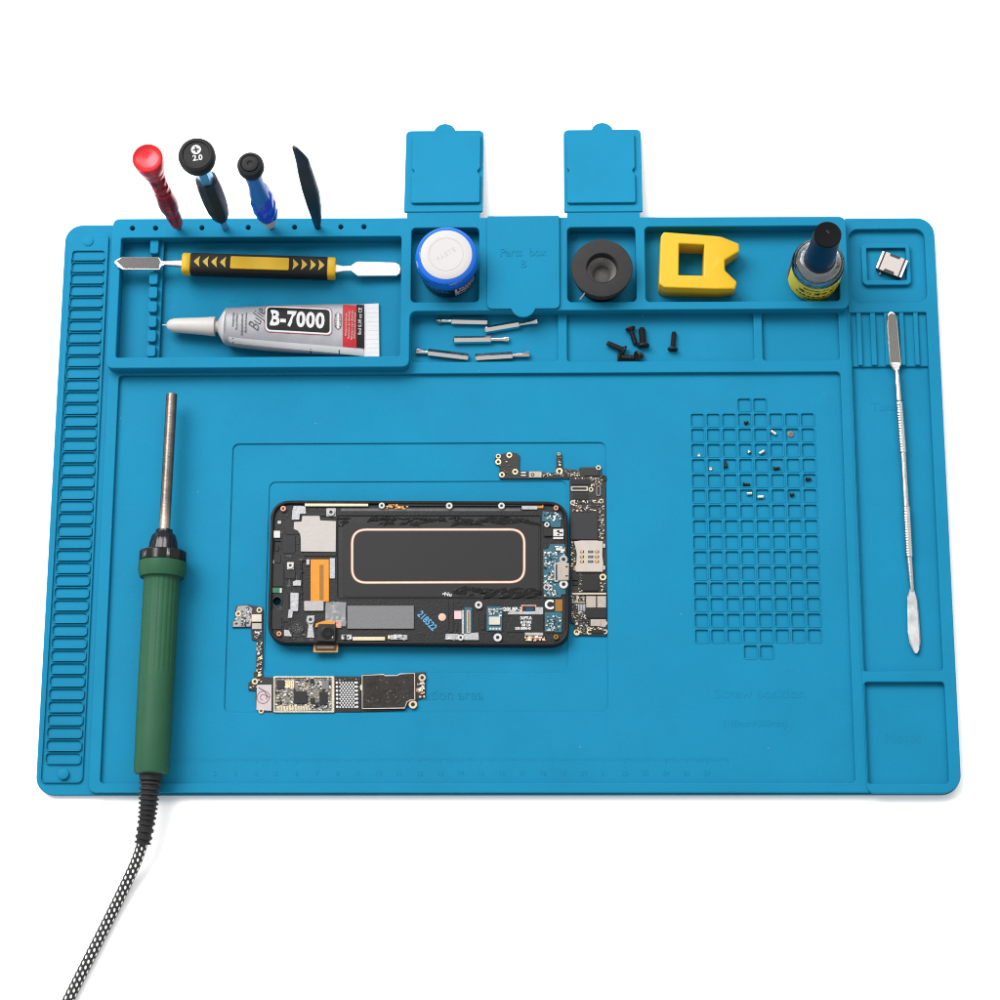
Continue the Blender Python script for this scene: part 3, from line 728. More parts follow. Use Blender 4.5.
# ------------------------------------------------------------------ loupe
x, y = P(602.6, 278.5, 4); x, y = P(601.2, 280.0, 0)
T = Thing('eye_loupe', 'thick black rubber loupe ring with deep hollow centre in square cell', 'loupe', (x, y, 0))
ML = Matrix.Translation((x, y, 0)) @ Matrix.Diagonal((1.1, 1.1, 1, 1)); LH = 18.2
b = MB(); b.lathe([(10.6, .1), (11.0, .6), (11.6, 4), (13.3, 11), (14.2, LH - 1.2), (13.9, LH - .3), (13.3, LH), (7.7, LH), (7.35, LH + .25), (7.15, LH), (7.0, LH - 1), (6.9, LH - 6), (6.6, LH - 6.2), (4.6, LH - 10), (4.3, LH - 11), (0, LH - 11)], ML, 64)
T.part('rubber_body', b, GREYRUB)
b = MB(); b.lathe([(6.86, LH - 5.4), (6.5, LH - 6.05), (4.45, LH - 9.9), (4.2, LH - 10.8), (4.1, LH - 10.9), (6.6, LH - 5.6)], ML, 48, caps=False)
T.part('inner_cone', b, mat('dull_grey_metal', (.42, .41, .40), .4, .4, var=.4, vscale=500, bump=.5, bscale=900))
b = MB(); b.lathe([(4.3, LH - 10.6), (3, LH - 10.0), (0, LH - 9.8)], ML, 32); T.part('lens', b, mat('dull_lens_disc', (.13, .125, .12), .55, var=.5, vscale=700, bump=.5, bscale=900))
b = MB(); p0, p1 = P(580.2, 298.2, 11), P(585.6, 293.6, 14.6)
b.tube([(*p0, 9.5), ((p0[0] + p1[0]) / 2, (p0[1] + p1[1]) / 2, 12.8), (*p1, LH - .6)], .35, 8); T.part('metal_pin', b, WHITEPL)

# ------------------------------------------------------------------ magnetizer block
zm = 14.6
T_top = [(663.6, 231.8), (722, 236.2), (739.4, 241.6), (739.6, 249.4), (725, 259.3), (725.2, 269.6), (737.4, 280.2), (735.6, 287.2), (718, 289.0), (664, 287.3), (659, 283.5), (660.8, 236)]
hole_ = [(679.2, 243.6), (704.2, 244.6), (703.3, 275.4), (678.7, 274.8)]
x, y = P(698, 272, 0)
b = MB()
pts = round_poly(PP(T_top, zm), .7, 3)
bmm = bmesh.new(); m = plate([pts, round_poly(PP(hole_, zm), .3, 2)], .1, zm, .8, 2)
xch = P(717.5, 262, zm)[0]
bmm.from_mesh(m)
bmesh.ops.bisect_plane(bmm, geom=bmm.verts[:] + bmm.edges[:] + bmm.faces[:], plane_co=(xch, 0, 0), plane_no=(1, 0, .02))
for v in bmm.verts:                                                     # sloping nose of the V
    if v.co.x > xch + .05:
        k = (v.co.x - xch) / 11.0; v.co.z = 7.3 + (v.co.z - 7.3) * (1 - .38 * min(1, k)) - .0
bmm.to_mesh(m); bmm.free(); b.mesh(m)
single('magnetizer', b, YEL, 'chunky yellow magnetizer block with square hole and V notch', 'magnetizer', (x, y, 0), smooth=25)

# ------------------------------------------------------------------ bottle
x, y = P(813.2, 278.5, 0); MBt = Matrix.Translation((x, y, 0)) @ Matrix.Diagonal((1.06, 1.06, 1.02, 1))
T = Thing('cleaner_bottle', 'small clear glass bottle with yellow label and tall dark blue cap', 'bottle', (x, y, 0))
b = MB()
b.lathe([(11.4, .1), (12.2, .6), (12.5, 2), (12.5, 21.2), (12.35, 22.6), (11.9, 23.7), (11.2, 24.6), (10.7, 24.9), (10.5, 25.5), (9.9, 26.3), (8.9, 27.0), (8.4, 27.2), (8.2, 28.0), (7.4, 28.6), (6.3, 29.0), (6.2, 33),
         (5.0, 33), (5.1, 28.4), (8.2, 26.4), (10.2, 24.6), (11.0, 22.8), (11.2, 20), (11.2, 2.4), (10.4, 1.6), (0, 1.4)], MBt, 64)
bg = T.part('glass_body', b, GLASS, smooth=40)
b = MB(); b.lathe([(0, 1.8), (10.3, 1.9), (10.95, 2.8), (10.95, 16.0), (0, 16.0)], MBt, 48); T.part('liquid', b, mat('cloudy_liquid', (.80, .83, .83), .12, var=.2), bg)
b = MB(); arc_label(b, 12.56, radians(150), radians(395), 2.4, 20.2, MBt, 0, 60); arc_label(b, 12.6, radians(150), radians(184), 2.4, 20.2, MBt, 2, 8)
la = radians(278)
wrap_text(b, 'MODEL 7.5: 0ml', 2.6, 12.6, la, 17.0, MBt, 1, .06, 1.0)
wrap_text(b, '强力 清洁 胶水', 3.4, 12.6, la, 12.6, MBt, 1, .07, 1.0)
wrap_text(b, '净含量 除 胶 快 速 不 留 痕 30', 1.9, 12.6, la, 8.4, MBt, 1, .04, 1.0)
wrap_text(b, '注意 远离 火源 儿童', 1.7, 12.6, la, 5.0, MBt, 1, .03, 1.0)
T.part('label', b, [YELLAB, mat('olive_black_print', (.035, .03, .008), .5), mat('dull_red_print', (.18, .05, .03), .5)], bg)
CH = 61
b = MB(); b.lathe([(7.4, 28.3), (7.6, 28.4), (7.6, 28.8), (7.4, 29.0)], MBt, 40); T.part('seal_ring', b, BLACKGLOSS, bg)
b = MB(); b.lathe([(7.2, 28.8), (7.5, 29.0), (7.5, 29.8), (7.2, 30), (7.0, 32), (6.4, CH - 1.0), (6.1, CH - .2)], MBt, 40, rfun=lambda a, z: 1 - .012 * abs(sin(12 * a))); bc_ = T.part('cap', b, BOTCAP)
b = MB(); b.lathe([(6.35, CH - .6), (6.35, CH), (6.0, CH + .3), (5.7, CH + .25), (0, CH + .2)], MBt, 40); T.part('cap_top', b, CAPTOP, bc_)
b = MB(); xx, yy = P(827.6, 233, CH); b.text('5', 2.6, xx, yy, (CH + .22) * 1.02, rot=radians(40), depth=.1); T.part('raised_mark', b, mat('cap_relief', (.05, .05, .055), .3), bc_)

# ------------------------------------------------------------------ earpiece module in the square ring
q = [P(882.6, 249.9, 4.6), P(908.0, 259.7, 4.6), P(901.6, 278.2, 4.6), P(876.4, 268.6, 4.6)]
cx, cy = sum(p[0] for p in q) / 4, sum(p[1] for p in q) / 4
ea = math.atan2(q[1][1] - q[0][1], q[1][0] - q[0][0]); ew = math.hypot(q[1][0] - q[0][0], q[1][1] - q[0][1]); eh = math.hypot(q[3][0] - q[0][0], q[3][1] - q[0][1])
T = Thing('earpiece_module', 'small silver and black earpiece module lying askew in square ring', 'phone part', (cx, cy, 0))
ME = Matrix.Translation((cx, cy, 1.2)) @ Matrix.Rotation(ea, 4, 'Z')
b = MB(); b.mesh(plate([rrect(-ew / 2, ew / 2, -eh / 2, eh / 2, .8)], 0, 3.0, .3), ME); T.part('housing', b, BLACKGLOSS)
a, c = ew / 2 - 1.9, eh / 2 - .2
b = MB(); b.mesh(plate([[(-a, -c), (-a + 2.2, -c), (-a + 2.5, -c + 1.4), (a - 2.5, -c + 1.4), (a - 2.2, -c), (a, -c), (a, c), (a - 2.2, c), (a - 2.5, c - 1.4), (-a + 2.5, c - 1.4), (-a + 2.2, c), (-a, c)]], 2.9, 3.5, .2), ME)
T.part('cover_plate', b, mat('pinkish_nickel', (.58, .51, .48), .4, .3, var=.06))
for s in (-1, 1):
    b = MB(); b.mesh(plate([rrect(s * (ew / 2 - .5) - .55, s * (ew / 2 - .5) + .55, -eh / 2 + .4, eh / 2 - .4, .3)], .4, 3.3, .2), ME); T.part('side_rail', b, mat('bright_nickel', (.70, .66, .63), .3, .6))
b = MB(); xx, yy = P(880, 272.6, 2); b.lathe([(.7, 0), (.8, 1.6), (.4, 2.0), (0, 2.0)], Matrix.Translation((xx, yy, .2)), 16); T.part('contact_pin', b, STEEL)

# ------------------------------------------------------------------ long metal spatula
T = Thing('metal_spatula', 'long slim steel spatula with two flat blades and knurled shank', 'spatula', (*P(903, 480, 1), 0))
zu, zl = 4.0, 1.6
def zs(py): return zu + (zl - zu) * max(0, min(1, (py - 330) / (620 - 330)))
def sp(px, py): return Vector((*P(px, py, zs(py)), zs(py)))
def spatula_blade(rows, th):
    """rows = (px left, px right, px y)"""
    rings = []
    for l, r, yy in rows:
        a_, c_ = sp(l, yy), sp(r, yy); u = (c_ - a_); z = Vector((0, 0, th / 2))
        rings.append([a_ + z * .2, a_ + u * .12 + z, a_ + u * .88 + z, c_ + z * .2, c_ - z * .2, a_ + u * .88 - z, a_ + u * .12 - z, a_ - z * .2])
    b = MB(); b.loft(rings); return b
b = spatula_blade([(889.6, 892.2, 312.4), (887.3, 895.2, 313.8), (886.5, 896.6, 317), (886.6, 897.2, 322), (888.9, 900.2, 352), (889.8, 901.2, 363.6), (890.6, 901.0, 365.4), (894.6, 898.9, 371), (895, 898.2, 376)], 1.3)
bl_ = T.part('blade', b, STEEL, label='upper blade with dull grey face', smooth=25)
b = MB(); q_ = [sp(*p) for p in ((887.8, 317), (889, 314.6), (892, 313.6), (894.8, 315), (896, 318), (900, 362.6), (890.2, 362.6))]
V = [b.bm.verts.new(v + Vector((0, 0, dz))) for dz in (.6, .74) for v in q_]
b.bm.faces.new(V[7:]); b.bm.faces.new(V[:7][::-1])
for i in range(7): b.bm.faces.new((V[i], V[(i + 1) % 7], V[7 + (i + 1) % 7], V[7 + i]))
T.part('ground_face', b, mat('dull_ground_steel', (.20, .185, .17), .6, .3, var=.25, vscale=900, bump=.3, bscale=2200), bl_, smooth=None)
rod = [(896.6, 371, 1.3), (897.2, 378, 1.45), (898.9, 402, 1.55), (899.2, 403, 2.0)]
def kn(a, c, n, r):
    out = []
    for i in range(n):
        t_ = i / (n - 1); rr = r * (1 if i % 3 else .90); out.append((a[0] + (c[0] - a[0]) * t_, a[1] + (c[1] - a[1]) * t_, rr))
    return out
rod1 = [(896.6, 370, 1.1), (897.2, 378, 1.4), (898.9, 401, 1.6)]
rod2 = [(903.2, 453.4, 1.55), (904.2, 470, 1.5), (906.2, 506.5, 1.65)]
rod3 = [(909.3, 557.5, 1.6), (910.6, 572, 1.4), (911.8, 586, 1.2), (912.4, 592, 1.0)]
for nm, seq, m_ in (('shank', rod1, STEEL), ('knurled_grip', [(899, 402.2, 1.7)] + kn((899.2, 403), (903, 452.6), 58, 1.95) + [(903, 453.2, 1.6)], CHROME), ('shank', rod2, STEEL), ('knurled_grip', kn((906.4, 507), (909.2, 557), 58, 2.05), CHROME), ('shank', rod3, STEEL)):
    b = MB(); b.tube([sp(px, py) for px, py, r in seq], [r for *_, r in seq], 14); T.part(nm, b, m_, smooth=50 if nm == 'shank' else 20)
b = spatula_blade([(910.2, 913.6, 586), (908.8, 915, 592), (907.2, 917.2, 597.5), (907.4, 918.6, 612), (907.8, 920, 632), (909.6, 920.6, 643), (912.5, 919.4, 650), (914.6, 917.2, 653.4)], 1.2)
T.part('blade', b, mat('bright_blade_steel', (.50, .50, .51), .32, .9, var=.3, vscale=200), label='lower blade with bright face and round tip', smooth=25)

# ------------------------------------------------------------------ screwdriver bits
def bit(butt, neck, tip, style, label):
    z = 1.85
    A_, N_, T_ = (Vector((*P(*p, z), z)) for p in (butt, neck, tip))
    t = Thing('screwdriver_bit', label, 'driver bit', (*((A_ + T_) / 2).xy, 0), 'loose screwdriver bits')
    Mq = Matrix.Translation(A_) @ (T_ - A_).normalized().to_track_quat('Z', 'Y').to_matrix().to_4x4()
    L1, L2 = (N_ - A_).length, (T_ - A_).length
    b = MB(); b.lathe([(1.5, 0), (2.0, .5), (2.0, L1 - .4), (1.4, L1)], Mq @ Matrix.Rotation(pi / 6 if style != 'slot' else .3, 4, 'Z'), 6); t.part('hex_shank', b, CHROME, smooth=20)
    b = MB()
    if style == 'cross':
        b.lathe([(1.15, L1 - .2), (.95, L1 + 1), (1.0, L2 - 3.4), (1.5, L2 - 3), (1.35, L2 - 1.4), (.35, L2)], Mq, 24, rfun=lambda a, z: 1 - (.30 * abs(sin(2 * a)) if z > L2 - 2.9 else 0))
    elif style == 'star':
        b.lathe([(1.15, L1 - .2), (1.0, L1 + .8), (1.2, L1 + 2), (1.55, L2 - .3), (1.3, L2)], Mq, 36, rfun=lambda a, z: 1 - .22 * (0.5 + .5 * cos(6 * a)) if z > L1 + 1.2 else 1)
    else:
        b.lathe([(1.2, L1 - .2), (1.0, L1 + 1.0), (1.1, L2 - 3), (1.5, L2 - 1.2), (1.45, L2)], Mq @ Matrix.Rotation(.3, 4, 'Z'), 24, rfun=lambda a, z: 1 if z < L2 - 2 else (.55 + .45 * abs(cos(a))))
    t.part('tip', b, STEEL, smooth=35)
bit((487.6, 321.8), (451, 321), (434.8, 320.6), 'cross', 'cross-tip driver bit nearest the blue jar, its point towards the jar')
bit((484.8, 330.2), (519.5, 324.0), (537.2, 321.3), 'slot', 'tilted driver bit under the closed lid tab, fluted tip rising')
bit((453.2, 340.2), (491.6, 339.6), (508.6, 339.2), 'slot', 'driver bit in the middle of the five, lying level and alone')
bit((468.4, 357.3), (427.6, 352.2), (415.6, 350.9), 'star', 'driver bit with flared star tip touching the glue tray side')
bit((475.2, 357.6), (513, 355.2), (529.4, 354.4), 'star', 'driver bit lying along the front wall, star tip beside the divider')

# ------------------------------------------------------------------ black countersunk screws
def screw(head, end, label, hw, sw, z=None, up=0.0):
    z = z or hw / 2 * .75
    H, E_ = Vector((*P(*head, z), z)), Vector((*P(*end, z), sw / 2 + up))
    t = Thing('black_screw', label, 'screw', (*((H + E_) / 2).xy, 0), 'black countersunk screws in the parts cell')
    Mq = Matrix.Translation(H) @ (E_ - H).normalized().to_track_quat('Z', 'Y').to_matrix().to_4x4(); L_ = (E_ - H).length
    b = MB(); b.lathe([(0, .5), (.55, .45), (.6, 0), (hw / 2 - .3, 0), (hw / 2, .25), (hw / 2, .55), (sw / 2 + .1, hw * .36)], Mq, 28); t.part('head', b, BLACKSCR)
    pr_ = []; zz = hw * .34; k = 0
    while zz < L_ - .4: pr_.append((sw / 2 * (1 if k % 2 else .86), zz)); zz += .33; k += 1
    pr_.append((sw / 2 * .7, L_))
    b = MB(); b.lathe(pr_, Mq, 20); t.part('threaded_shank', b, BLACKSCR, smooth=20)
screw((630.0, 327.6), (635.6, 344.2), 'slim black screw leaning on a thicker one, flared head at top', 5.4, 2.7)
screw((643.2, 346.6), (641.8, 327.6), 'thickest black screw, wide round head towards the front wall', 6.6, 3.6, z=2.2)
screw((625.2, 350.6), (607.0, 342.6), 'black screw slanting out of the heap towards the bits', 5.0, 2.8, z=2.6, up=.6)
screw((617.6, 357.0), (634.5, 357.4), 'black screw lying flat along the front wall of the cell', 5.0, 2.8, z=1.9)
screw((636.4, 356.0), (643, 353.6), 'black screw seen head-on at the end of the heap', 5.2, 2.8, z=3.4)
screw((672.6, 350.2), (674.2, 331.6), 'lone black screw standing apart from the heap', 5.4, 2.6)

# ------------------------------------------------------------------ tiny phone screws in the grid
def micro(px, py, L_, angd, kind, label):
    m_ = {'dark': DARKSCR, 'silver': CHROME, 'copper': mat('dull_copper', (.24, .17, .15), .5, .4, var=.3, vscale=900)}[kind]
    x, y = P(px, py, -.5); r = .75
    b = MB()
    if L_ <= 0:
        Mq = Matrix.Translation((x, y, -.88)); R_ = -L_
        b.lathe([(R_ * .7, 0), (R_, .15), (R_, .5), (R_ * .85, .62), (R_ * .4, .6), (R_ * .25, .3), (0, .3)], Mq, 20)
    else:
        a_ = radians(angd); d = Vector((cos(a_), sin(a_), 0))
        Mq = Matrix.Translation(Vector((x, y, .12)) - d * L_ / 2) @ d.to_track_quat('Z', 'Y').to_matrix().to_4x4()
        if kind == 'silver' and L_ > 2: prof_ = [(.7, 0), (.85, .15), (.85, L_ - .2), (.7, L_)]
        else: prof_ = [(0, .2), (.9, 0), (1.05, .2), (1.0, .6), (.62, .7), (.62, L_ - .2), (.4, L_)]
        b.lathe(prof_, Mq, 16)
    return single('tiny_screw', b, m_, label, 'tiny screw', (x, y, -.9), 'tiny phone screws in the grid of square cells')
micro(746.3, 423, 2.2, 20, 'dark', 'tiny dark screw in the upper full row, fourth cell')
micro(773.3, 432.9, 3.2, -38, 'silver', 'tiny silver pin slanting on the wall of a second-row cell')
micro(790.7, 434.2, -1.6, 0, 'copper', 'tiny dull copper disc screw beside a slanting silver pin')
micro(699, 455, -.85, 0, 'silver', 'tiny silver speck of a screw in the third row, outermost cell')
micro(748.7, 451.8, 1.6, 110, 'silver', 'tiny silver screw in the third row, fourth cell')
micro(761.6, 452.4, 3.0, 32, 'silver', 'tiny silver pin tilted upward in the third row, fifth cell')
micro(710.5, 468.6, -.95, 0, 'silver', 'tiny bright screw in the fourth row, second cell')
micro(725.7, 464.6, 3.0, 92, 'dark', 'tiny dark screw standing along the cell wall, fourth row')
micro(776.7, 468.6, 3.2, 8, 'dark', 'tiny dark screw in the fourth row, sixth cell')
micro(746.4, 484.7, 3.6, -4, 'dark', 'longest tiny dark screw, fifth row above a silver pin')
micro(808.3, 479.4, 2.8, 0, 'dark', 'tiny dark screw in the outermost cell of the fifth row')
micro(749.1, 493.7, 2.7, 4, 'silver', 'tiny silver pin just below the longest dark screw')
micro(760.3, 497.1, 3.2, 2, 'silver', 'tiny silver pin lying level in the sixth row, fifth cell')
micro(792.1, 495, 2.2, 15, 'dark', 'smallest tiny dark screw, sixth row, seventh cell')

# ------------------------------------------------------------------ opened phone
ZB = -1.45                       # floor of the inner recess
ZP = 3.6                         # inner deck of the phone
ZR = 5.0                         # rim
PH = Thing('phone_chassis', 'opened black phone chassis with copper-coloured loop and bare boards', 'phone', (*P(419, 573, 0), ZB))
def cpx(pts, r=0.0, z=ZP, n=3):
    q_ = PP(pts, z); return round_poly(q_, r, n) if r else q_
def rp(x0, x1, y0, y1, r=0.0, z=ZP): return cpx([(x0, y1), (x1, y1), (x1, y0), (x0, y0)], r, z)
def ph(name, polys, m_, z0=ZP - .05, h=.5, bev=.12, parent=None, label=None, T_=None):
    b = MB(); b.plate(polys, z0, z0 + h, bev); return (T_ or PH).part(name, b, m_, parent, label)
outl = cpx([(267.4, 643.6), (569.8, 646), (567.6, 501.3), (270.8, 500.2)], 10.5, ZR, 8)
def inset(poly, d):
    out = []; k = len(poly)
    for i in range(k):
        a, c = Vector(poly[i - 1]), Vector(poly[(i + 1) % k]); t_ = (c - a).normalized(); out.append((poly[i][0] - t_.y * d, poly[i][1] + t_.x * d))
    return out
cam_hole = circ(*P(277, 601.4, ZP), 2.0, 20)
b = MB()
b.plate([outl, cam_hole], ZB, ZP - .6, .4)
ph_frame = PH.part('frame', b, PHBLK)
b = MB(); b.plate([outl, inset(outl, 1.7)], ZP - .7, ZR, .5, res=2); PH.part('rim', b, PHRIM)
batt = rp(337.5, 541.5, 515.5, 599, 1.5)
b = MB(); b.plate([inset(outl, 1.6), cam_hole, batt, rp(277.3 - 3.2, 280.8, 541, 551.6, .4), rp(302, 310.4, 561, 600.5, .4)], ZP - .7, ZP, .15); PH.part('deck', b, PHBLK)
# ring round the camera hole
b = MB(); x, y = P(277, 601.4, ZP); b.lathe([(2.7, ZP - .1), (2.7, ZP + .35), (2.1, ZP + .35), (2.0, ZB + .4)], Matrix.Translation((x, y, 0)), 28, caps=False); PH.part('lens_ring', b, PHDARK)
# battery
ph('battery', [rp(338.4, 540.6, 516.4, 598.2, 1.0)], PHDARK, ZP - .6, .35)
ph('battery_wrap', [rp(343, 538.8, 522.5, 596.8, 2.0)], PHGREY, ZP - .3, .35)
b = MB(); lp = cpx([(352.2, 582.8), (524.3, 582.2), (524.3, 529.6), (352.2, 529.8)], 7.2, ZP, 8)
b.plate([inset(lp, -.75), inset(lp, .75)], ZP, ZP + .16, .04, 0); b.plate([inset(lp, -.45), inset(lp, .45)], ZP + .1, ZP + .3, .05, 1)
PH.part('copper_loop', b, [COILEDGE, COILM])
# lumpy shiny adhesive along the battery edges
def adhesive(x0, x1, y0, y1, n):
    b = MB()
    for _ in range(n):
        px, py = rnd.uniform(x0, x1), rnd.uniform(y0, y1); x, y = P(px, py, ZP); l, w = rnd.uniform(1.2, 5.5), rnd.uniform(.35, 1.1)
        b.mesh(plate([round_poly([(-l, -w * rnd.uniform(.5, 1)), (l * rnd.uniform(-.2, .3), -w), (l, -w * .3), (l * .8, w), (-l * .3, w * rnd.uniform(.4, 1))], .4, 2)], 0, rnd.uniform(.2, .4), .12), Matrix.Translation((x, y, ZP - .02)) @ Matrix.Rotation(rnd.uniform(-.25, .25), 4, 'Z'))
    PH.part('adhesive_strip', b, ADHES)
adhesive(366, 534, 517.5, 524, 60); adhesive(458, 537, 588.5, 596.5, 46); adhesive(341, 346, 518, 526, 5)
# little relief: ribs and pockets pressed in the deck
b = MB()
for x0, x1, y0, y1 in ((282.6, 295.4, 535.4, 553.6), (272.6, 281, 554.4, 563), (285, 295.6, 571, 579), (271, 284, 563.5, 586.8), (296.8, 300.5, 562, 596), (285, 300, 521.4, 534.4), (283, 289, 594, 622), (301, 326, 512.4, 516.4), (269, 281.6, 610.4, 629.6),
                       (304, 336.6, 552.6, 556.4), (446, 448.5, 601.5, 631), (449.2, 453.4, 601.5, 632.4), (474.8, 478.8, 613, 631), (481.4, 485, 613.6, 630), (456, 458, 622, 631)):
    b = MB(); b.plate([rp(x0, x1, y0, y1, .5)], ZP - .05, ZP + rnd.uniform(.25, .5), .15); PH.part('moulded_rib', b, rnd.choice((PHGREY, PHBLK, PHGREY)))
b = MB()
for i in range(420):
    px, py = rnd.choice(((rnd.uniform(270, 302), rnd.uniform(511, 638)), (rnd.uniform(276, 336), rnd.uniform(634, 640)), (rnd.uniform(270, 284), rnd.uniform(606, 634))))
    if (px - 277) ** 2 + (py - 601.4) ** 2 < 42 or (px < 282 and py > 628) or (px < 276 and py < 516): continue
    x, y = P(px, py, ZP); w, l = rnd.uniform(.15, .5), rnd.uniform(.3, 1.6)
    if rnd.random() < .5: w, l = l, w
    b.box(x - w, x + w, y - l, y + l, ZP - .02, ZP + rnd.uniform(.1, .4), mi=rnd.choice((0, 0, 1, 1, 1, 2)))
o_ = PH.part('moulded_texture', b, [PHGREY, PHDARK, mat('mid_grey_edge', (.075, .075, .077), .45, var=.3)], kind='stuff', smooth=None)  # random blocks in two dark tones and one lighter grey
# long side channels
ph('side_channel', [rp(341, 521, 508.4, 511.4)], mat('satin_grey', (.12, .12, .125), .35, .5, var=.2, vscale=500), ZP - .03, .25)
ph('side_channel', [rp(392, 542, 503.4, 506.4)], PHDARK, ZP - .03, .9)
ph('antenna_strip', [rp(305, 368.4, 503.8, 506.8)], CREAM, ZP, 1.2)
ph('antenna_strip', [rp(352.8, 385.2, 637.2, 640.9)], CREAM, ZP, 1.2)
b = MB(); 
for i in range(26):
    px, py = rnd.uniform(387, 407), rnd.uniform(504, 509); x, y = P(px, py, ZP); b.box(x - rnd.uniform(.3, .9), x + rnd.uniform(.3, .9), y - rnd.uniform(.15, .45), y + rnd.uniform(.2, .5), ZP - .02, ZP + rnd.uniform(.7, 1.2), mi=rnd.choice((0, 0, 1, 2)))
PH.part('flex_contacts', b, [ORANGE, CREAM, BROWNFLEX], kind='stuff', smooth=None)
def boss(px, py, r, m_, T_=None, z=ZP, h=.8, hole=.42, hm=PHDARK, parent=None, name='screw_boss'):
    x, y = P(px, py, z); r *= .49; b = MB()
    b.lathe([(r, -.05), (r, h - .15), (r * .9, h), (r * hole + .12, h), (r * hole, h - .1), (r * hole, h - .35)], Matrix.Translation((x, y, z)), 22, caps=False)
    b.lathe([(r * hole, h - .3), (0, h - .3)], Matrix.Translation((x, y, z)), 22, 1, caps=False)
    return (T_ or PH).part(name, b, [m_, hm], parent)
for px, py, r, m_ in ((283.5, 509.2, 2.9, COPPER), (279.4, 634.2, 2.6, COPPER), (556, 508.5, 2.6, COPPER), (556, 637.4, 2.6, BROWNFLEX), (331.3, 512.8, 4.0, LGREY), (310.8, 620, 4.0, LGREY),
                    (449.4, 506.4, 3.4, WHITEPL), (501.6, 506.4, 3.4, WHITEPL), (382, 506.2, 3.2, WHITEPL), (478.7, 605.5, 3.8, WHITEPL), (460.8, 638, 3.2, WHITEPL), (497.8, 638, 4.2, WHITEPL), (546.9, 525.2, 2.7, WHITEPL), (563.6, 560, 4.3, LGREY), (563.7, 584.8, 4.5, WHITEPL), (546.5, 588, 3.2, LGREY), (290.6, 566, 3.4, WHITEPL)):
    boss(px, py, r, m_, h=1.5)
# plates, clips and shields
def pts_of(crop, pts, s): return [(crop[0] + x / s, crop[1] + y / s) for x, y in pts]
A_ = (265, 495); B_ = (265, 570)
ph('silver_plate', [cpx(pts_of(A_, [(450, 710), (885, 715), (890, 330), (692, 320), (685, 265), (468, 265), (460, 335), (365, 340), (360, 430), (410, 450), (440, 490), (448, 540)], 12.5), .3)], SILVER, ZP, .7)
ph('metal_clip', [cpx(pts_of(A_, [(335, 315), (430, 315), (440, 240), (515, 240), (510, 150), (450, 140), (360, 140), (345, 200)], 12.5), .25)], LGREY, ZP, .9)
ph('metal_clip', [rp(326.4, 336, 508.4, 516.8, .5)], LGREY, ZP, .5)
ph('metal_clip', [rp(274, 280.4, 531.2, 538.2, .3)], WHITEPL, ZP, 1.0)
ph('metal_clip', [rp(287.2, 294, 562.4, 569.8, .4)], WHITEPL, ZP, .7)
ph('metal_clip', [rp(277.6, 281.4, 521, 524.2, .5)], LGREY, ZP, .6)
ph('metal_clip', [cpx(pts_of(B_, [(350, 200), (450, 200), (455, 135), (400, 128), (350, 150)], 12.5), .2)], LGREY, ZP, .8)
ph('metal_clip', [cpx(pts_of(B_, [(320, 520), (415, 520), (425, 290), (320, 285)], 12.5), .5)], LGREY, ZP, .8)
ph('metal_clip', [cpx(pts_of(B_, [(285, 605), (340, 600), (352, 520), (300, 490)], 12.5), .4)], LGREY, ZP, .7)
ph('metal_clip', [cpx(pts_of(B_, [(240, 830), (340, 832), (300, 755), (240, 750)], 12.5), .3)], LGREY, ZP, .8)
ph('metal_clip', [cpx(pts_of(B_, [(525, 850), (620, 850), (598, 700), (625, 640), (620, 570), (530, 575), (515, 640), (545, 690)], 12.5), .3)], LGREY, ZP, .7)
ph('slot', [rp(272.8, 274.2, 560, 584)], LGREY, ZP, .3); 
b = MB(); b.plate([cpx(pts_of(B_, [(95, 285), (210, 295), (215, 230), (90, 222)], 12.5), .2)], ZP, ZP + .6, .1, 0); b.plate([rp(280, 282, 588.4, 593.2, .2)], ZP, ZP + .8, .1, 1); PH.part('green_clip', b, [GREENCL, WHITEPL])
b = MB(); x, y = P(297.8, 628.8, ZP); b.lathe([(3.1, ZP - .05), (3.1, ZP + .4), (2.8, ZP + .45), (0, ZP + .4)], Matrix.Translation((x, y, 0)), 28)
for i in range(40):
    a, r_ = rnd.uniform(0, 2 * pi), 2.7 * rnd.random() ** .5; b.box(x + r_ * cos(a) - .15, x + r_ * cos(a) + .15, y + r_ * sin(a) - .15, y + r_ * sin(a) + .15, ZP + .38, ZP + .5, mi=1)
PH.part('speaker_mesh', b, [PHGREY, GREYSH], smooth=None)
b = MB(); b.plate([rp(310.6, 329, 559.4, 601.6, .3)], ZP - .4, ZP + .3, .1, 0)
b.plate([rp(319.6, 323.6, 565, 600, .3)], ZP + .25, ZP + .42, .08, 1); b.plate([rp(311, 313, 560, 601)], ZP + .25, ZP + .36, .05, 0); b.plate([rp(325.6, 328.4, 560, 600)], ZP + .25, ZP + .4, .05, 0); PH.part('orange_flex', b, [ORANGE, BROWNFLEX])
ph('metal_clip', [rp(329.8, 335.2, 558.4, 578.8, .4)], LGREY, ZP, .7)
ph('metal_clip', [rp(306.4, 309.6, 559.4, 565, .2)], LGREY, ZP - .3, .7)
ph('metal_clip', [rp(304.3, 323.8, 601.3, 611.2, .5)], mat('warm_grey_metal', (.44, .42, .41), .4, .3, var=.2, vscale=900), ZP, 1.0)
ph('grey_shield', [rp(347.4, 414, 606, 629, .3)], GREYSH, ZP, .8)
b = MB()
V = []
for i in range(9):
    V.append([b.bm.verts.new((*P(326 + 20 * i / 8 + rnd.uniform(-.4, .4), 602.5 + (20 if i < 6 else 24) * j / 7 + rnd.uniform(-.4, .4), ZP), ZP + .9 + rnd.uniform(0, .9))) for j in range(8)])
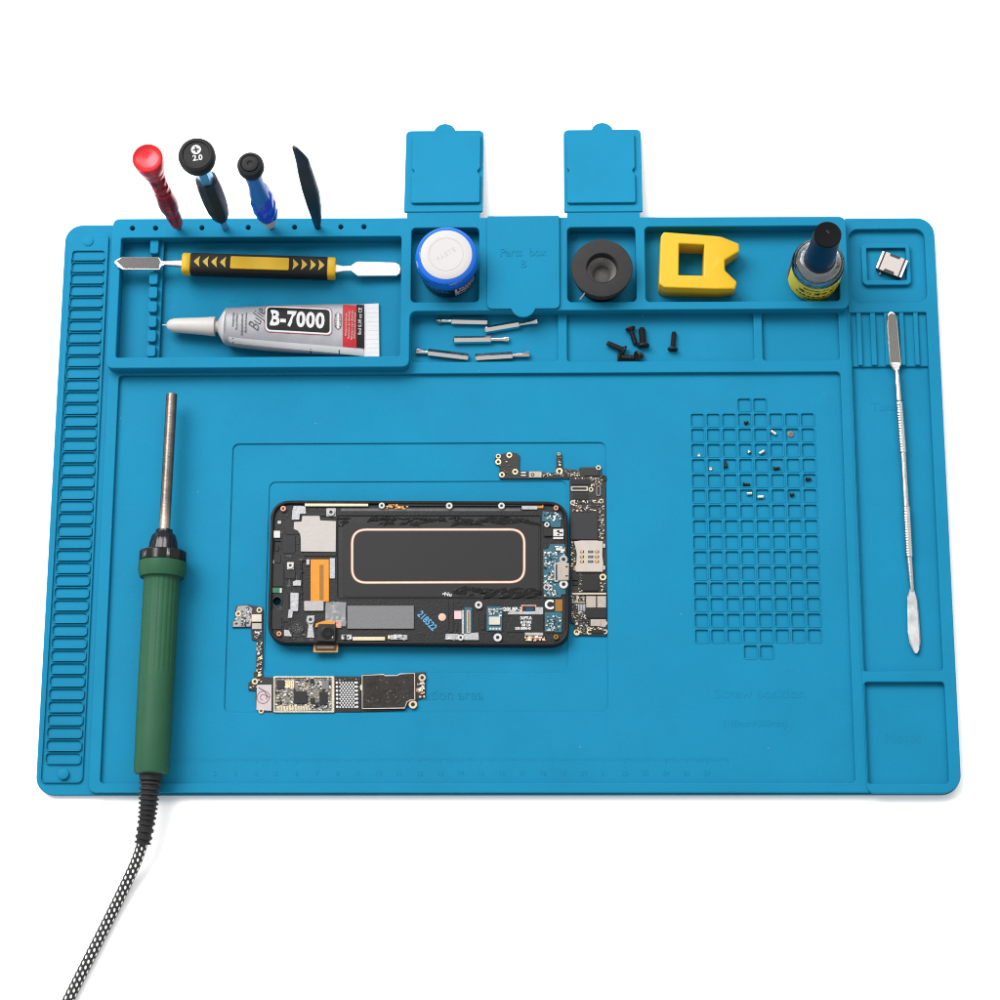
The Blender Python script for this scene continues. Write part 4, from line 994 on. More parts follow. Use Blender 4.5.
for i in range(8):
    for j in range(7): b.bm.faces.new((V[i][j], V[i][j + 1], V[i + 1][j + 1], V[i + 1][j]))
PH.part('clear_tape', b, FILM, smooth=20)
ph('copper_pad', [rp(335.8, 341.4, 620.2, 628.2, .4)], mat('salmon_copper', (.74, .38, .28), .45, var=.08), ZP, .6)
b = MB(); x, y = P(442.2, 617.2, ZP); b.lathe([(1.9, 0), (1.9, .3), (1.3, .36), (0, .36)], Matrix.Translation((x, y, ZP)), 24); PH.part('copper_dot', b, mat('pale_copper', (.80, .50, .40), .4, .2))
ph('pink_pad', [rp(454.2, 461.6, 611, 619.4, .3)], PINKPAD, ZP, .6)
# blue inked number across the deck
b = MB(); x, y = P(427, 621, ZP); b.text('218522', 4.8, x, y, ZP + .04, rot=radians(-46), bold=.09, depth=.04, sx=.80); PH.part('inked_number', b, INKBLUE)
b = MB(); x, y = P(447, 594.4, ZP); b.text('•Nu', 2.7, x, y, ZP + .12, rot=radians(-4), depth=.04, bold=.05, sx=1.1); PH.part('scribble', b, PRTWHT)
# camera module folded over the front edge
CT = ZP + .2
cm = ph('camera_module', [cpx([(317, 642.4), (336, 642.8), (336.2, 625), (318.4, 624.6)], .8)], mat('camera_black', (.014, .014, .015), .35, var=.2), CT, 2.4, .4)
b = MB(); x, y = P(327.2, 632.4, CT + 2.4); b.lathe([(3.4, 0), (3.3, .5), (2.3, .6), (1.9, .2), (0, .1)], Matrix.Translation((x, y, CT + 2.3)), 28); PH.part('camera_lens', b, BLACKGLOSS, cm)
for px, py in ((323.6, 637), (332.4, 637)):
    x, y = P(px, py, CT + 2.4); b = MB(); b.box(x - .35, x + .35, y - .5, y + .5, CT + 2.3, CT + 2.5); PH.part('contact_pad', b, WHITEPL, cm)
b = MB(); b.plate([cpx([(315.2, 628), (317.6, 627.8), (319, 624.8), (335, 625), (336, 622), (328, 620.4), (322, 622), (316, 624)], .3)], CT + .2, CT + 1.2, .2); PH.part('camera_flex', b, ORANGE, cm)
b = MB(); b.plate([cpx([(313.2, 652.4), (338, 652.4), (338.4, 642.8), (333, 642.4), (331, 641), (322, 641.4), (320, 643), (313.6, 643.2)], .3, 3)], 2.2, 3.0, .2, 0)
b.plate([rp(315.4, 336, 645.4, 650, .3, 3)], 2.9, 3.9, .15, 1); b.plate([rp(317.4, 334, 646.6, 648.9, .2, 3)], 3.7, 4.0, .08, 2)
PH.part('flex_connector', b, [mat('tan_flex', (.62, .32, .09), .4, var=.2, vscale=600), mat('dark_brown_plastic', (.05, .035, .025), .4), mat('grey_brown_pins', (.20, .16, .12), .4, .3)], cm)
# connectors along the front edge
def white_cluster(x0, x1, y0, y1, n, mats_, z=ZP, hmax=1.2, T_=None, parent=None, name='contacts', s=(.25, .9)):
    b = MB()
    for _ in range(n):
        px, py = rnd.uniform(x0, x1), rnd.uniform(y0, y1); x, y = P(px, py, z); w, l = rnd.uniform(*s), rnd.uniform(s[0], s[1] * .7)
        b.box(x - w, x + w, y - l, y + l, z - .02, z + rnd.uniform(.35, hmax), mi=rnd.randrange(len(mats_)))
    return (T_ or PH).part(name, b, mats_, parent, kind='stuff', smooth=None)
ph('edge_connector', [rp(390.4, 407.6, 635.2, 640, .5)], LGREY, ZP, .8); white_cluster(392, 406.5, 635.8, 639.6, 26, [PRTWHT, PHDARK, LGREY])
ph('edge_connector', [rp(341.4, 352, 634.8, 640, .5)], LGREY, ZP, .7); white_cluster(342.4, 351, 635.4, 639.4, 14, [PRTWHT, PHDARK])
ph('edge_connector', [cpx([(445, 640), (479, 640.4), (478.6, 632.6), (464, 634), (462, 637), (458, 634), (446, 634)], .4)], LGREY, ZP, .8); white_cluster(446, 456, 635, 639.4, 12, [PRTWHT, PHDARK, LGREY])
ph('edge_pad', [rp(388, 390.2, 635.6, 639.2)], GOLD, ZP, .7)
ph('edge_plate', [rp(525, 543.2, 632.8, 635.8, .2)], LGREY, ZP, .8); white_cluster(524.6, 544.4, 637, 640.8, 34, [COPPER, GOLD, PRTWHT, COPPER])
ph('edge_plate', [rp(521.8, 537.4, 504, 509.8, .3)], LGREY, ZP, .8); ph('edge_flex', [rp(536, 543.4, 504, 508.4, .3)], ORANGE, ZP, .7)
# sub boards
def subboard(poly, mats_n=60, box=None, r=.3, m_=TEAL, T_=None, h=.7, z=ZP, mats_=None, name='sub_board', s=(.22, .62)):
    b_ = ph(name, [cpx(poly, r)], m_, z, h, .1, T_=T_)
    if mats_n:
        xs, ys = [p[0] for p in poly], [p[1] for p in poly]; bx = box or (min(xs) + 1.4, max(xs) - 1.4, min(ys) + 1.4, max(ys) - 1.4)
        white_cluster(*bx, mats_n, mats_ or [PRTWHT, CREAM, PHDARK, mat('teal_light', (.10, .30, .38), .4), LGREY], z + h - .02, .55, T_, b_, 'tiny_components', s)
    return b_
E_ = (530, 500)
subboard(pts_of(E_, [(150, 270), (245, 275), (262, 345), (385, 345), (388, 272), (402, 250), (392, 172), (160, 143)], 12.5), 30, (543.4, 560.4, 513, 520.5))
subboard(pts_of(E_, [(165, 625), (172, 1220), (385, 1222), (392, 1185), (460, 1180), (478, 1000), (478, 555), (250, 555), (235, 610)], 12.5), 130, (544.2, 557, 552, 596))
white_cluster(556, 566, 546, 556, 26, [PRTWHT, CREAM, LGREY, PHDARK], ZP + .7, .5)
ph('usb_port', [cpx(pts_of(E_, [(350, 1020), (485, 1015), (490, 800), (350, 780)], 12.5), .4)], BEIGE, ZP + .6, 1.6, .4)
ph('usb_shell', [rp(554.2, 558.4, 563.4, 582.4, .3)], LGREY, ZP + .6, .9); ph('usb_slot', [rp(555.6, 557.2, 565, 581, .3)], PHDARK, ZP + 1.4, .2)
for yy in (567, 576.2): ph('usb_slot', [rp(565.4, 568, yy, yy + 1.4, .1)], PHDARK, ZP + 2.1, .15)
b = MB(); b.plate([rp(553.2, 563.6, 529.4, 536.6, .2)], ZP, ZP + 1.0, .1, 0); b.plate([rp(553.2, 563.4, 537.4, 539.4, .1)], ZP, ZP + .8, .1, 0); 
for i in range(8): x, y = P(rnd.uniform(555, 562), rnd.uniform(531, 535.5), ZP); b.box(x - .5, x + .5, y - .25, y + .25, ZP + .9, ZP + 1.1, mi=1)
PH.part('white_socket', b, [WHITEPL, PHDARK])
ph('black_cap', [rp(544, 552.4, 528.4, 536.6, .5)], CHIP, ZP, 1.2)
ph('brown_flex', [rp(555.2, 562.4, 599.4, 611.8)], BROWNFLEX, ZP, .4)
b = MB(); x, y = P(549.2, 605, ZP); b.text('C', 6.4, x, y, ZP + .08, bold=.22, depth=.06, sx=1.02); PH.part('letter_mark', b, PRTWHT)
subboard([(545, 632.4), (561.8, 632.6), (562.4, 613.6), (560.6, 612.2), (545, 612.4)], 46, (546.4, 560.4, 616, 631))
sb = subboard([(486.8, 631.2), (502, 631.6), (502.6, 608), (500.6, 606.8), (487, 606.8)], 30, (489, 501, 609, 616))
b = MB(); b.plate([rp(489, 500.4, 617.2, 625.4, .5)], ZP + .6, ZP + 1.5, .25); PH.part('chip', b, mat('pale_cream_shield', (.66, .61, .53), .4, .2), sb)
b = MB()
for i in range(4): x, y = P(490.6 + 3 * i, 629, ZP); b.box(x - .5, x + .5, y - .5, y + .5, ZP + .6, ZP + .95)
PH.part('solder_pads', b, WHITEPL, sb)
cn = ph('board_connector', [rp(464.6, 472.2, 607.6, 636, .2)], TEAL, ZP, .7); 
b = MB(); b.plate([rp(466.6, 470.6, 610.6, 633.4, .2)], ZP + .6, ZP + 1.3, .15, 0); b.plate([rp(468, 469.4, 612, 632)], ZP + 1.25, ZP + 1.4, .05, 1); PH.part('socket', b, [LGREY, BROWNFLEX], cn)
ph('bracket', [rp(461.8, 464.2, 610.4, 634, .2)], LGREY, ZP, .8)
ph('bracket', [cpx([(507.4, 614.8), (543.2, 614.8), (543.2, 607.4), (536.2, 607.4), (535.8, 611.6), (509, 611.8)], .3)], LGREY, ZP, .8)
b = MB(); b.plate([rp(521.2, 536.4, 605, 613.2, .3)], ZP, ZP + .4, .1, 0); b.plate([rp(522.4, 535.2, 606.2, 612.4, .3)], ZP + .3, ZP + .6, .1, 1); b.plate([rp(526.6, 533, 607.4, 612, .2)], ZP + .5, ZP + .8, .1, 2); PH.part('front_camera', b, [COPPER, PHDARK, mat('deep_blue_lens', (.01, .08, .17), .2)])
b = MB(); x, y = P(514.6, 609.4, ZP); b.text('#20L8F-28', 2.6, x - 1, y, ZP + .1, bold=.09, depth=.04, sx=1.1); PH.part('printed_code', b, PRTWHT)
pl_ = ph('printed_flex', [cpx([(506, 632), (543.4, 632.2), (543.4, 615.4), (512, 615.4)], .3)], PHDARK, ZP, .35)
b = MB()
for yy, tx, w_ in ((618.3, 'DUPTUA', 10.6), (622.4, '# STORE', 11.6), (625.3, 'USB 1.3A', 11), (628.6, 'SUB 58000-45', 19)):
    x, y = P(526 if yy < 628 else 523, yy, ZP); b.text(tx, 1.75 if yy > 620 else 2.2, x, y, ZP + .36, bold=.07, depth=.03, sx=w_ * .5 / (len(tx) * (1.05 if yy > 620 else 1.35)), res=2)
PH.part('printed_lines', b, PRTWHT, pl_)

# ------------------------------------------------------------------ dark logic board beside the phone
ZL = -0.27
LB = Thing('logic_board', 'dark L-shaped circuit board with silver card tray beside the phone', 'circuit board', (*P(588, 560, 0), ZL - .6))
C7 = (480, 430)
po = pts_of(C7, [(140, 347), (640, 345)], 7.143) + [(569.8, 560), (570.4, 622), (574, 623.4), (574.2, 635), (606.9, 635.6), (606.6, 560), (605.6, 490), (605.9, 479.8), (601.6, 475), (600.6, 467), (580, 467.2), (578, 470), (562.4, 468.2), (561.6, 453.6), (559.2, 452.2), (556.5, 453.5), (556.2, 472.8)] + \
     pts_of(C7, [(350, 295), (278, 290), (282, 180), (262, 165), (205, 155), (150, 175), (112, 175), (104, 215), (112, 245), (138, 250), (140, 300)], 7.143)
b = MB(); b.plate([cpx(po, .3, ZL + .8)], ZL - .6, ZL + .5, .15); lb = LB.part('circuit_board', b, PCBBLK)
ZT = ZL + .5
def lp_(name, poly, m_, h=.7, bev=.12, z=ZT, label=None): return ph(name, [poly], m_, z - .03, h, bev, T_=LB, label=label)
def rl(x0, x1, y0, y1, r=.2): return rp(x0, x1, y0, y1, r, ZT)
for px, py, r in ((498.3, 456.4, 2.7), (498.3, 462, 3.2), (502, 474.8, 3.0), (509.3, 455.2, 3.1), (515.2, 471.8, 3.1), (559.4, 471.2, 3.5), (598.4, 467.8, 2.7), (572.8, 502.8, 2.7), (601.2, 501.2, 2.6), (591, 489.6, 2.6), (602.8, 577.2, 3.6), (604, 623.2, 3.2), (576.8, 632.4, 3.3), (589.4, 632, 2.9), (605, 631.8, 2.6), (558.8, 454.2, 1.7)):
    boss(px, py, r, GOLD if r > 2.8 else CREAM, LB, ZT, .35, .48, PHDARK, lb, 'gold_ring')
boss(603.4, 478.4, 3.4, CHIP, LB, ZT, .4, .4, PHDARK, lb, 'screw_ring')
lp_('gold_block', rl(529, 541.6, 471.6, 477.6), BEIGE, .5); boss(532.6, 474.8, 1.9, PHDARK, LB, ZT + .4, .2, .5, PHDARK, lb, 'screw_ring')
lp_('pads', rl(521, 526, 472, 473.2), PRTWHT, .3); lp_('pads', rl(521, 526, 474.8, 476), PRTWHT, .3)
lp_('chip', rl(571, 591, 479.2, 484.6, .2), CHIP, .5); lp_('chip', rl(584, 599, 469.8, 476, .2), CHIPB, .6); lp_('chip', rl(573, 588, 494, 500, .2), CHIP, .5)
b = MB(); b.plate([rl(571, 588, 486.6, 491.4, .6), rl(572.4, 586.6, 487.9, 490.1, .4)], ZT, ZT + .8, .1, 0); b.plate([rl(572, 587, 487.4, 490.6, .4)], ZT, ZT + .45, .05, 1); LB.part('board_connector', b, [mat('pale_pins', (.55, .50, .44), .35, .4), PHDARK])
b = MB(); b.plate([rl(596, 601, 485.4, 496.4, 1.1), rl(597.4, 599.6, 487, 495, .6)], ZT, ZT + .5, .1); LB.part('oval_connector', b, GREYSH)
lp_('processor', rl(570.4, 597.6, 512.8, 540, .5), CHIPB, .9, .15)
lp_('memory_chip', rl(583, 598.6, 575.6, 591, .3), CHIP, .8); lp_('power_chip', rl(586, 606.4, 608.6, 618.2, .3), CHIP, .7)
lp_('chip', rl(572, 578.2, 575.8, 580.6, .3), PHDARK, .7); lp_('chip', rl(572.6, 578, 582, 585.4), CHIP, .5)
tr = pts_of(E_, [(570, 905), (912, 905), (918, 800), (905, 700), (912, 520), (860, 520), (840, 512), (640, 512), (550, 525), (585, 680), (580, 800), (562, 850)], 12.5)
ct = lp_('card_tray', cpx(tr, .3, ZT), mat('nickel_tray', (.56, .50, .445), .45, .3, var=.1, vscale=300), 1.4, .25)
for i, yy in enumerate((552.4, 557.4, 562.2)):
    for px, w_, m_ in ((582, 2.0, 0), (590.6, 2.6, 1), (597, 2.0, 0)):
        b = MB(); b.plate([rl(px - w_, px + w_, yy - 1.25, yy + 1.25, .3)], ZT + 1.36, ZT + 1.44, 0, 1); b.plate([rl(px - w_ + .5, px + w_ - .9, yy - .75, yy + .6, .3)], ZT + 1.42, ZT + 1.52, .03, 0 if m_ == 0 else 2)
        LB.part('card_contact', b, [mat('orange_gold', (.62, .33, .10), .35, .6), PHDARK, GREYSH], ct)
for yy in (546, 568): 
    b = MB(); b.plate([rl(603, 605, yy - 2, yy + 2, .2)], ZT, ZT + .9, .1); LB.part('tray_tab', b, WHITEPL, ct)
lp_('shield_edge', rl(571.8, 606.2, 593.2, 594.8, .1), CREAM, .8); lp_('shield_edge', rl(576.6, 577.8, 595.6, 602.4, .1), CREAM, .6); lp_('shield_edge', rl(571.8, 585, 602, 603, .1), CREAM, .5)
lp_('shield', rl(586.2, 596, 596.4, 608, .2), BEIGE, .9); lp_('shield', rl(597.2, 606, 596.4, 608, .2), BEIGE, .9)
lp_('shield', rl(590.6, 600.6, 619.6, 626.4, .2), BEIGE, .9); lp_('shield', rl(599.6, 606, 619.4, 627, .4), BEIGE, .5)
b = MB()
for i in range(5): b.plate([rl(578.2 + i * 1.5, 579.3 + i * 1.5, 604.4, 611.2, .1)], ZT, ZT + .9, .1)
LB.part('ribbed_coil', b, LGREY)
lp_('connector_bar', rl(590.4, 604.4, 630.6, 633.6, .3), CHIP, .5)
MUT1 = mat('muted_component', (.17, .15, .125), .45, .2, var=.3, vscale=900); MUT2 = mat('dark_component', (.07, .062, .055), .45, var=.3, vscale=900)
CMAT = [PRTWHT, CREAM, GOLD, CHIP, GREYSH, MUT1, MUT1, MUT2, MUT2, MUT2, PHDARK]
for bx, n in (((571.5, 603.5, 505.4, 511.4), 70), ((598.6, 604, 512, 539), 60), ((572, 600, 477.5, 479.6), 26), ((570.8, 604, 500.4, 504), 30), ((540, 580, 473.2, 476.4), 60), ((565, 581, 470, 476), 26), ((590, 602, 477, 487), 40), ((558, 561, 456, 468), 12), ((571.4, 575, 541, 572), 46), ((578.8, 582.4, 574, 592), 18), ((600.4, 605.4, 581, 591), 18), ((571.6, 584.6, 595.4, 602), 34),
              ((571.6, 577.6, 604, 620), 26), ((578, 586, 611, 619), 36), ((575.6, 589.4, 620, 634), 60), ((586, 604, 627, 630), 26), ((500, 512, 458, 473), 10)):
    white_cluster(*bx, int(n * 1.7), CMAT, ZT, .5, LB, lb, 'tiny_components', (.14, .42))

# ------------------------------------------------------------------ pale circuit board in front of the phone
ZL2 = -0.5
KB = Thing('circuit_board', 'slim L-shaped board with grey components and chequered contact field below phone', 'circuit board', (*P(340, 694, 0), ZL2 - .4))
ZT2 = ZL2 + .5
F7 = (225, 600)
po = pts_of(F7, [(400, 945), (285, 942), (258, 900), (255, 755), (195, 752), (195, 690), (238, 655), (240, 600), (258, 600), (262, 338), (222, 330), (215, 228), (60, 230), (60, 175), (85, 165), (80, 100), (95, 45), (190, 38), (310, 60), (318, 90), (315, 640), (400, 645)], 8.333) + [(300, 676), (362, 676.4), (362, 674.4), (384.6, 674), (386, 675.2), (398, 674.8), (400, 673.4), (415.6, 672.4), (425.6, 672), (425.8, 690), (424.4, 697.6), (417.2, 699.6), (416.6, 708), (411, 708.6), (407, 706), (404.6, 710.2), (330, 713)]
b = MB(); b.plate([cpx(po[::-1], .25, ZT2)], ZL2 - .38, ZT2, .15); kb = KB.part('circuit_board_base', b, PCBBLK)
def kp(name, poly, m_, h=.6, bev=.1, z=ZT2, parent=None, label=None):
    b = MB(); b.plate([poly], z - .03, z - .03 + h, bev); return KB.part(name, b, m_, parent, label)
def rk(x0, x1, y0, y1, r=.2): return rp(x0, x1, y0, y1, r, ZT2)
kp('board_head', cpx(pts_of(F7, [(66, 225), (210, 222), (222, 180), (222, 120), (230, 70), (185, 45), (105, 52), (90, 105), (92, 172), (66, 180)], 8.333), .2, ZT2), mat('pale_grey_board', (.33, .33, .34), .4, .3, var=.35, vscale=900), .25)
for px, py, r in ((238.4, 614, 3.2), (259.4, 610.2, 3.0), (255, 681.6, 3.3), (261.2, 711, 2.8), (364, 687.5, 4.2), (413, 704.6, 4.3), (422.2, 677.8, 3.7)):
    boss(px, py, r, CREAM, KB, ZT2 + .2, .5, .46, PHDARK, kb, 'gold_ring')
boss(247.8, 608.4, 1.7, PHDARK, KB, ZT2 + .2, .3, .5, PHDARK, kb, 'screw_ring')
kp('shield', rk(251.8, 261.8, 614.6, 622, .2), mat('cream_shield', (.68, .60, .50), .4, .2), .9); kp('shield', rk(252.2, 261.8, 623.4, 629.4, .2), BEIGE, .7); kp('chip', rk(241, 246.4, 620.6, 625.4, .3), CHIPB, .5)
KM = [PRTWHT, CREAM, GOLD, CHIP, GREYSH, LGREY, PHDARK]
white_cluster(236, 251, 609, 626, 46, [LGREY, PRTWHT, CHIP, GREYSH, CREAM], ZT2 + .2, .5, KB, kb, 'tiny_components', (.18, .6))
white_cluster(257, 261.8, 640, 677, 90, [CREAM, GOLD, CHIP, CHIP, PRTWHT, GREYSH], ZT2, .6, KB, kb, 'tiny_components', (.18, .5))
white_cluster(252.4, 261, 630, 638, 26, [LGREY, PRTWHT, CHIP, GREYSH], ZT2, .5, KB, kb, 'tiny_components', (.2, .6))
white_cluster(249.6, 262, 677, 689, 14, [CREAM, GOLD, CHIP], ZT2, .5, KB, kb, 'tiny_components', (.2, .5))
lab = kp('pale_label', cpx([(256.4, 710), (271.6, 711), (271.8, 684.8), (257, 685)], .2, ZT2), PINKLAB, .5)
b = MB(); cx, cy = P(263.4, 697.6, ZT2)
sw = [(cx + (3.3 - .02 * i) * cos(i * .28) * (1 if i < 24 else .55), cy + (3.3 - .02 * i) * sin(i * .28) * (1 if i < 24 else .55), ZT2 + .52) for i in range(40)]
b.tube(sw, .16, 6); q0 = P(258.8, 687.8, ZT2); q1 = P(267.4, 696, ZT2)
b.tube([(*q0, ZT2 + .55), ((q0[0] + q1[0]) / 2 + .6, (q0[1] + q1[1]) / 2 + .5, ZT2 + .55), (*q1, ZT2 + .55), (q1[0] - .4, q1[1] - 1.5, ZT2 + .55)], .2, 6, mi=1)
KB.part('inked_scribble', b, [INKRED, PRTGRY], lab)
fld = kp('component_field', rk(274.4, 333, 677.4, 712, .3), PCBGREY, .3)
b = MB(); b.plate([rk(273.6, 334.6, 676.4, 712.8, .6), rk(275.2, 331.8, 678, 711.4, .6)], ZT2, ZT2 + .9, .15); KB.part('shield_rim', b, mat('solder_cream', (.60, .54, .44), .4, .4, var=.3, vscale=600, bump=.6, bscale=1500), fld)
white_cluster(276, 331, 678.6, 711, 420, [PRTWHT, CREAM, LGREY, GREYSH, CHIP, LGREY, BEIGE], ZT2 + .25, .6, KB, fld, 'tiny_components', (.16, .62))
b = MB()
for i in range(22): x, y = P(277.5 + i * 1.5, 708.6, ZT2); b.box(x - .25, x + .25, y - 1.2, y + 1.2, ZT2 + .2, ZT2 + .8)
KB.part('capacitor_row', b, CREAM, fld, kind='stuff', smooth=None)
b = MB()
for i in range(5): x, y = P(286.4 + i * 1.8, 684.4, ZT2); b.box(x - .32, x + .32, y - 1.9, y + 1.9, ZT2 + .2, ZT2 + .85)
KB.part('gold_coils', b, GOLD, fld, smooth=None)
for x0, x1, y0, y1, m_ in ((293.8, 307.2, 691.4, 703.8, PHDARK), (276.8, 284.4, 680.4, 689, CHIPB), (319.6, 327.8, 692, 705, PHDARK), (310.2, 314.4, 679, 683, PHDARK), (310.4, 314.8, 698.4, 703.4, PHDARK), (315.4, 318.6, 703, 707, PHDARK), (276, 279.4, 691.8, 694, PHDARK), (276.4, 282, 702, 703.6, PHDARK), (322, 329, 681, 689.6, GREYSH)):
    b = MB(); b.plate([rk(x0, x1, y0, y1, .2)], ZT2 + .2, ZT2 + 1.15, .1); KB.part('chip', b, m_, fld)
cf = kp('contact_field', rk(335, 361, 677.6, 712, .2), PHDARK, .35)
b = MB()
G9 = (330, 660)
for cxp in (63, 243):
    for i in range(7): x, y = P(G9[0] + (cxp + i * .6) / 9.09, G9[1] + (207 + i * 36.5) / 9.09, ZT2); b.lathe([(.62, .3), (.58, .42), (0, .44)], Matrix.Translation((x, y, ZT2)), 12)
for r in range(13):
    for c in range(6):
        xx = 92 + c * 27 + (13.5 if r % 2 else 0); yy = 206 + r * 18.6
        if xx > 232: continue
        x, y = P(G9[0] + xx / 9.09, G9[1] + yy / 9.09, ZT2); b.box(-.36, .36, -.36, .36, .3, .42, mtx=Matrix.Translation((x, y, ZT2)) @ Matrix.Rotation(pi / 4, 4, 'Z') @ Matrix.Diagonal((1.05, 1.05, 1, 1)))
KB.part('contact_dots', b, PRTWHT, cf, kind='stuff', smooth=None)
white_cluster(336, 360, 678, 681, 16, CMAT, ZT2 + .3, .35, KB, cf, 'tiny_components', (.16, .4))
dsp = [(362.2, 709.4), (405, 708.8), (407.4, 702.6), (411, 700.6), (415.4, 700), (415.2, 673.6), (400.4, 673.8), (397.4, 675.4), (385.4, 675.6), (383.6, 674.4), (362, 675.6)]
ds = kp('dark_shield', PP(dsp, ZT2), DKSHIELD, 1.1, .05)
dp = PP(dsp, ZT2); b = MB(); b.plate([dp, inset(dp, .45)], ZT2 + 1.0, ZT2 + 1.2); KB.part('shield_edge', b, mat('worn_edge', (.42, .36, .33), .35, .6), ds)
b = MB()
for i in range(22):
    x, y = P(rnd.uniform(366, 410), rnd.uniform(677, 705), ZT2); a = rnd.uniform(0, pi); l = rnd.uniform(.15, .7)
    if rnd.random() < .2: l *= 3
    b.box(-l, l, -.07, .07, 1.06, 1.09, mtx=Matrix.Translation((x, y, ZT2)) @ Matrix.Rotation(a, 4, 'Z'))
KB.part('scratches', b, mat('scratch_grey', (.30, .28, .26), .4), ds, kind='stuff', smooth=None)
white_cluster(417.4, 424.4, 681, 697, 30, [LGREY, GOLD, CHIP, PRTWHT, COPPER], ZT2, .6, KB, kb, 'tiny_components', (.2, .7))

# ------------------------------------------------------------------ soldering iron
SI = Thing('soldering_iron', 'green-handled soldering iron with bare metal barrel and braided cord', 'soldering iron', (*P(152, 680, 5), 0))
za = 11.6
def si(px, py, z=za): return Vector((*P(px, py, z), z))
tipp, colr, disc, neck_, hend = si(171.8, 394), si(162.6, 531), si(161.2, 557), si(158.8, 577), si(151.2, 774)
dirn = (hend - tipp).normalized(); L_ = (hend - tipp).length
MS = Matrix.Translation(tipp) @ dirn.to_track_quat('Z', 'Y').to_matrix().to_4x4()
def s_of(p): return (p - tipp).dot(dirn)
sC, sD0, sD1, sN, sE = s_of(colr), s_of(si(161.4, 551.5)), s_of(si(160.8, 562)), s_of(neck_), L_
b = MB(); b.lathe([(1.9, .9), (2.2, .6), (2.35, 0), (2.75, .2), (2.78, sC + 3)], MS, 28); brl = SI.part('barrel', b, BURNT)
nt = BURNT.node_tree; pb = nt.nodes['Principled BSDF']; src = pb.inputs['Base Color'].links[0].from_socket
tc = nt.nodes.new('ShaderNodeTexCoord'); sx_ = nt.nodes.new('ShaderNodeSeparateXYZ'); nt.links.new(tc.outputs['Object'], sx_.inputs[0])
mr = nt.nodes.new('ShaderNodeMapRange'); mr.interpolation_type = 'SMOOTHSTEP'
mr.inputs['From Min'].default_value = (si(164, 500).y - SI.base.y) * MM; mr.inputs['From Max'].default_value = (colr.y - SI.base.y) * MM
nt.links.new(sx_.outputs['Y'], mr.inputs['Value'])
mx = nt.nodes.new('ShaderNodeMix'); mx.data_type = 'RGBA'; mx.inputs['B'].default_value = (.40, .31, .235, 1)
nt.links.new(mr.outputs['Result'], mx.inputs['Factor']); nt.links.new(src, mx.inputs['A']); nt.links.new(mx.outputs['Result'], pb.inputs['Base Color'])
b = MB(); rib_ = lambda a, z: 1 + (.055 * (1 if sin(7 * a) > .2 else 0))
b.lathe([(2.8, sC - 1), (3.9, sC - .6), (4.1, sC + 1), (5.6, sC + 2.4), (6.6, sC + 6), (7.2, sD0 + .3)], MS, 84, rfun=rib_); SI.part('nose_cone', b, BLACKGLOSS, smooth=40)
b = MB(); b.lathe([(7, sD0), (11.4, sD0 + .2), (11.7, sD0 + .7), (11.7, sD1 - .2), (11.4, sD1 + .1)], MS, 56, rfun=lambda a, z: 1 - (.05 if sin(6 * a + .5) > .93 else 0)); SI.part('flange', b, BLACKGLOSS)
b = MB(); sM = s_of(si(158, 612))
flute = lambda a, z: 1 - (.018 * (1 if sin(22 * a) > .2 else 0) if sN + 1 < z < sM + 30 else 0)
b.lathe([(11.2, sD1), (11.9, sD1 + .5), (11.8, sD1 + 5), (10.9, sD1 + 8), (9.2, sN + .6), (9.0, sN + 1.4), (8.9, sN + 2), (8.85, sN + 10), (8.85, sM + 29), (8.9, sM + 31), (8.85, sM + 34), (8.7, sE - 20), (8.5, sE - 2), (8.2, sE - .4), (7.5, sE)], MS, 132, rfun=flute)
SI.part('handle', b, GREEN, smooth=25)
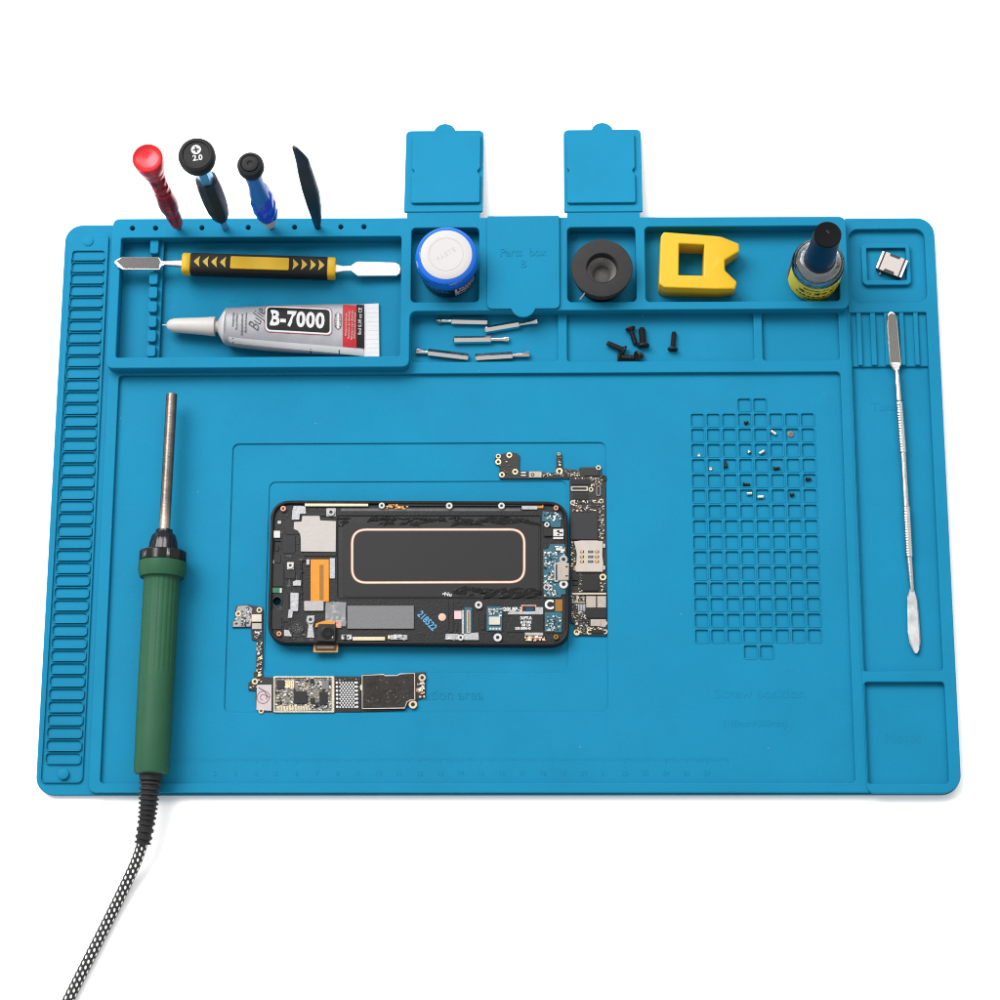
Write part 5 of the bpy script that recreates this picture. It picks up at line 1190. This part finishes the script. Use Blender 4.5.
# strain relief
path = [(150.9, 773, 11.2), (149.6, 790, 11.0), (148.2, 806, 10.4), (146.4, 822, 9.2), (142.6, 843.5, 7.4)]
def bez(pts, n):
    P_ = [Vector((*P(px, py, z), z)) for px, py, z in pts]; out = []
    for i in range(len(P_) - 1):
        p0, p1, p2, p3 = P_[max(i - 1, 0)], P_[i], P_[i + 1], P_[min(i + 2, len(P_) - 1)]
        for k in range(n):
            t_ = k / n; out.append(.5 * ((2 * p1) + (p2 - p0) * t_ + (2 * p0 - 5 * p1 + 4 * p2 - p3) * t_ ** 2 + (3 * p1 - p0 - 3 * p2 + p3) * t_ ** 3))
    return out + [P_[-1]]
pp = bez(path, 20); n = len(pp)
rad = []
for i in range(n):
    t_ = i / (n - 1); base_r = 5.5 - 1.5 * t_
    rad.append(base_r if (t_ < .13 or t_ > .965) else (base_r * (1.0 if (i % 6) in (0, 1, 2) else .80)))
b = MB(); b.tube(pp, rad, 28); SI.part('strain_relief', b, mat('ribbed_black_rubber', (.026, .026, .028), .55, var=.15, spec=.4), smooth=40)
cp_ = [(143.0, 841, 7.6), (136.4, 861, 4.2), (124.2, 887.5, 1.0), (106.4, 924, -.3), (86.4, 963.5, -.5), (67.6, 1001, -.5), (46, 1045, -.5), (20, 1110, -.5)]
pc = bez(cp_, 24)
b = MB(); b.tube(pc, 2.75, 24, uvs=(8, 1 / 3.0)); SI.part('cord', b, BRAID, smooth=60)

# ------------------------------------------------------------------ camera, light
cam = bpy.data.cameras.new('camera'); co = bpy.data.objects.new('camera', cam); COL.objects.link(co)
co.location = CAM_LOC * MM; co.rotation_euler = CAM_ROT
cam.sensor_width = 36; cam.lens = CAM_F / 1000 * 36; cam.clip_start = .01; cam.clip_end = 50
sc.camera = co

w = bpy.data.worlds.new('World'); sc.world = w; w.use_nodes = True
bg = w.node_tree.nodes['Background']; bg.inputs[0].default_value = (1.0, 1.0, 1.0, 1); bg.inputs[1].default_value = .78

def softbox(name, loc, target, sx, sy, power, col=(1, 1, 1)):
    l = bpy.data.lights.new(name, 'AREA'); l.shape = 'RECTANGLE'; l.size = sx; l.size_y = sy; l.energy = power; l.color = col
    o = bpy.data.objects.new(name, l); COL.objects.link(o); o.location = loc
    o.rotation_euler = (Vector(target) - Vector(loc)).to_track_quat('-Z', 'Y').to_euler()
softbox('key_softbox', (-.95, .95, 1.5), (.05, 0, 0), 1.2, 1.2, 62)
softbox('overhead_softbox', (.2, 1.25, 1.75), (0, 0, 0), 1.8, 1.0, 28)

sc.view_settings.view_transform = 'Standard'; sc.view_settings.look = 'None'; sc.view_settings.exposure = 0; sc.view_settings.gamma = 1
sc.view_settings.use_curve_mapping = False
sc.render.engine = 'CYCLES'
sc.cycles.use_denoising = True
sc.cycles.max_bounces = 8
sc.cycles.filter_width = 1.1
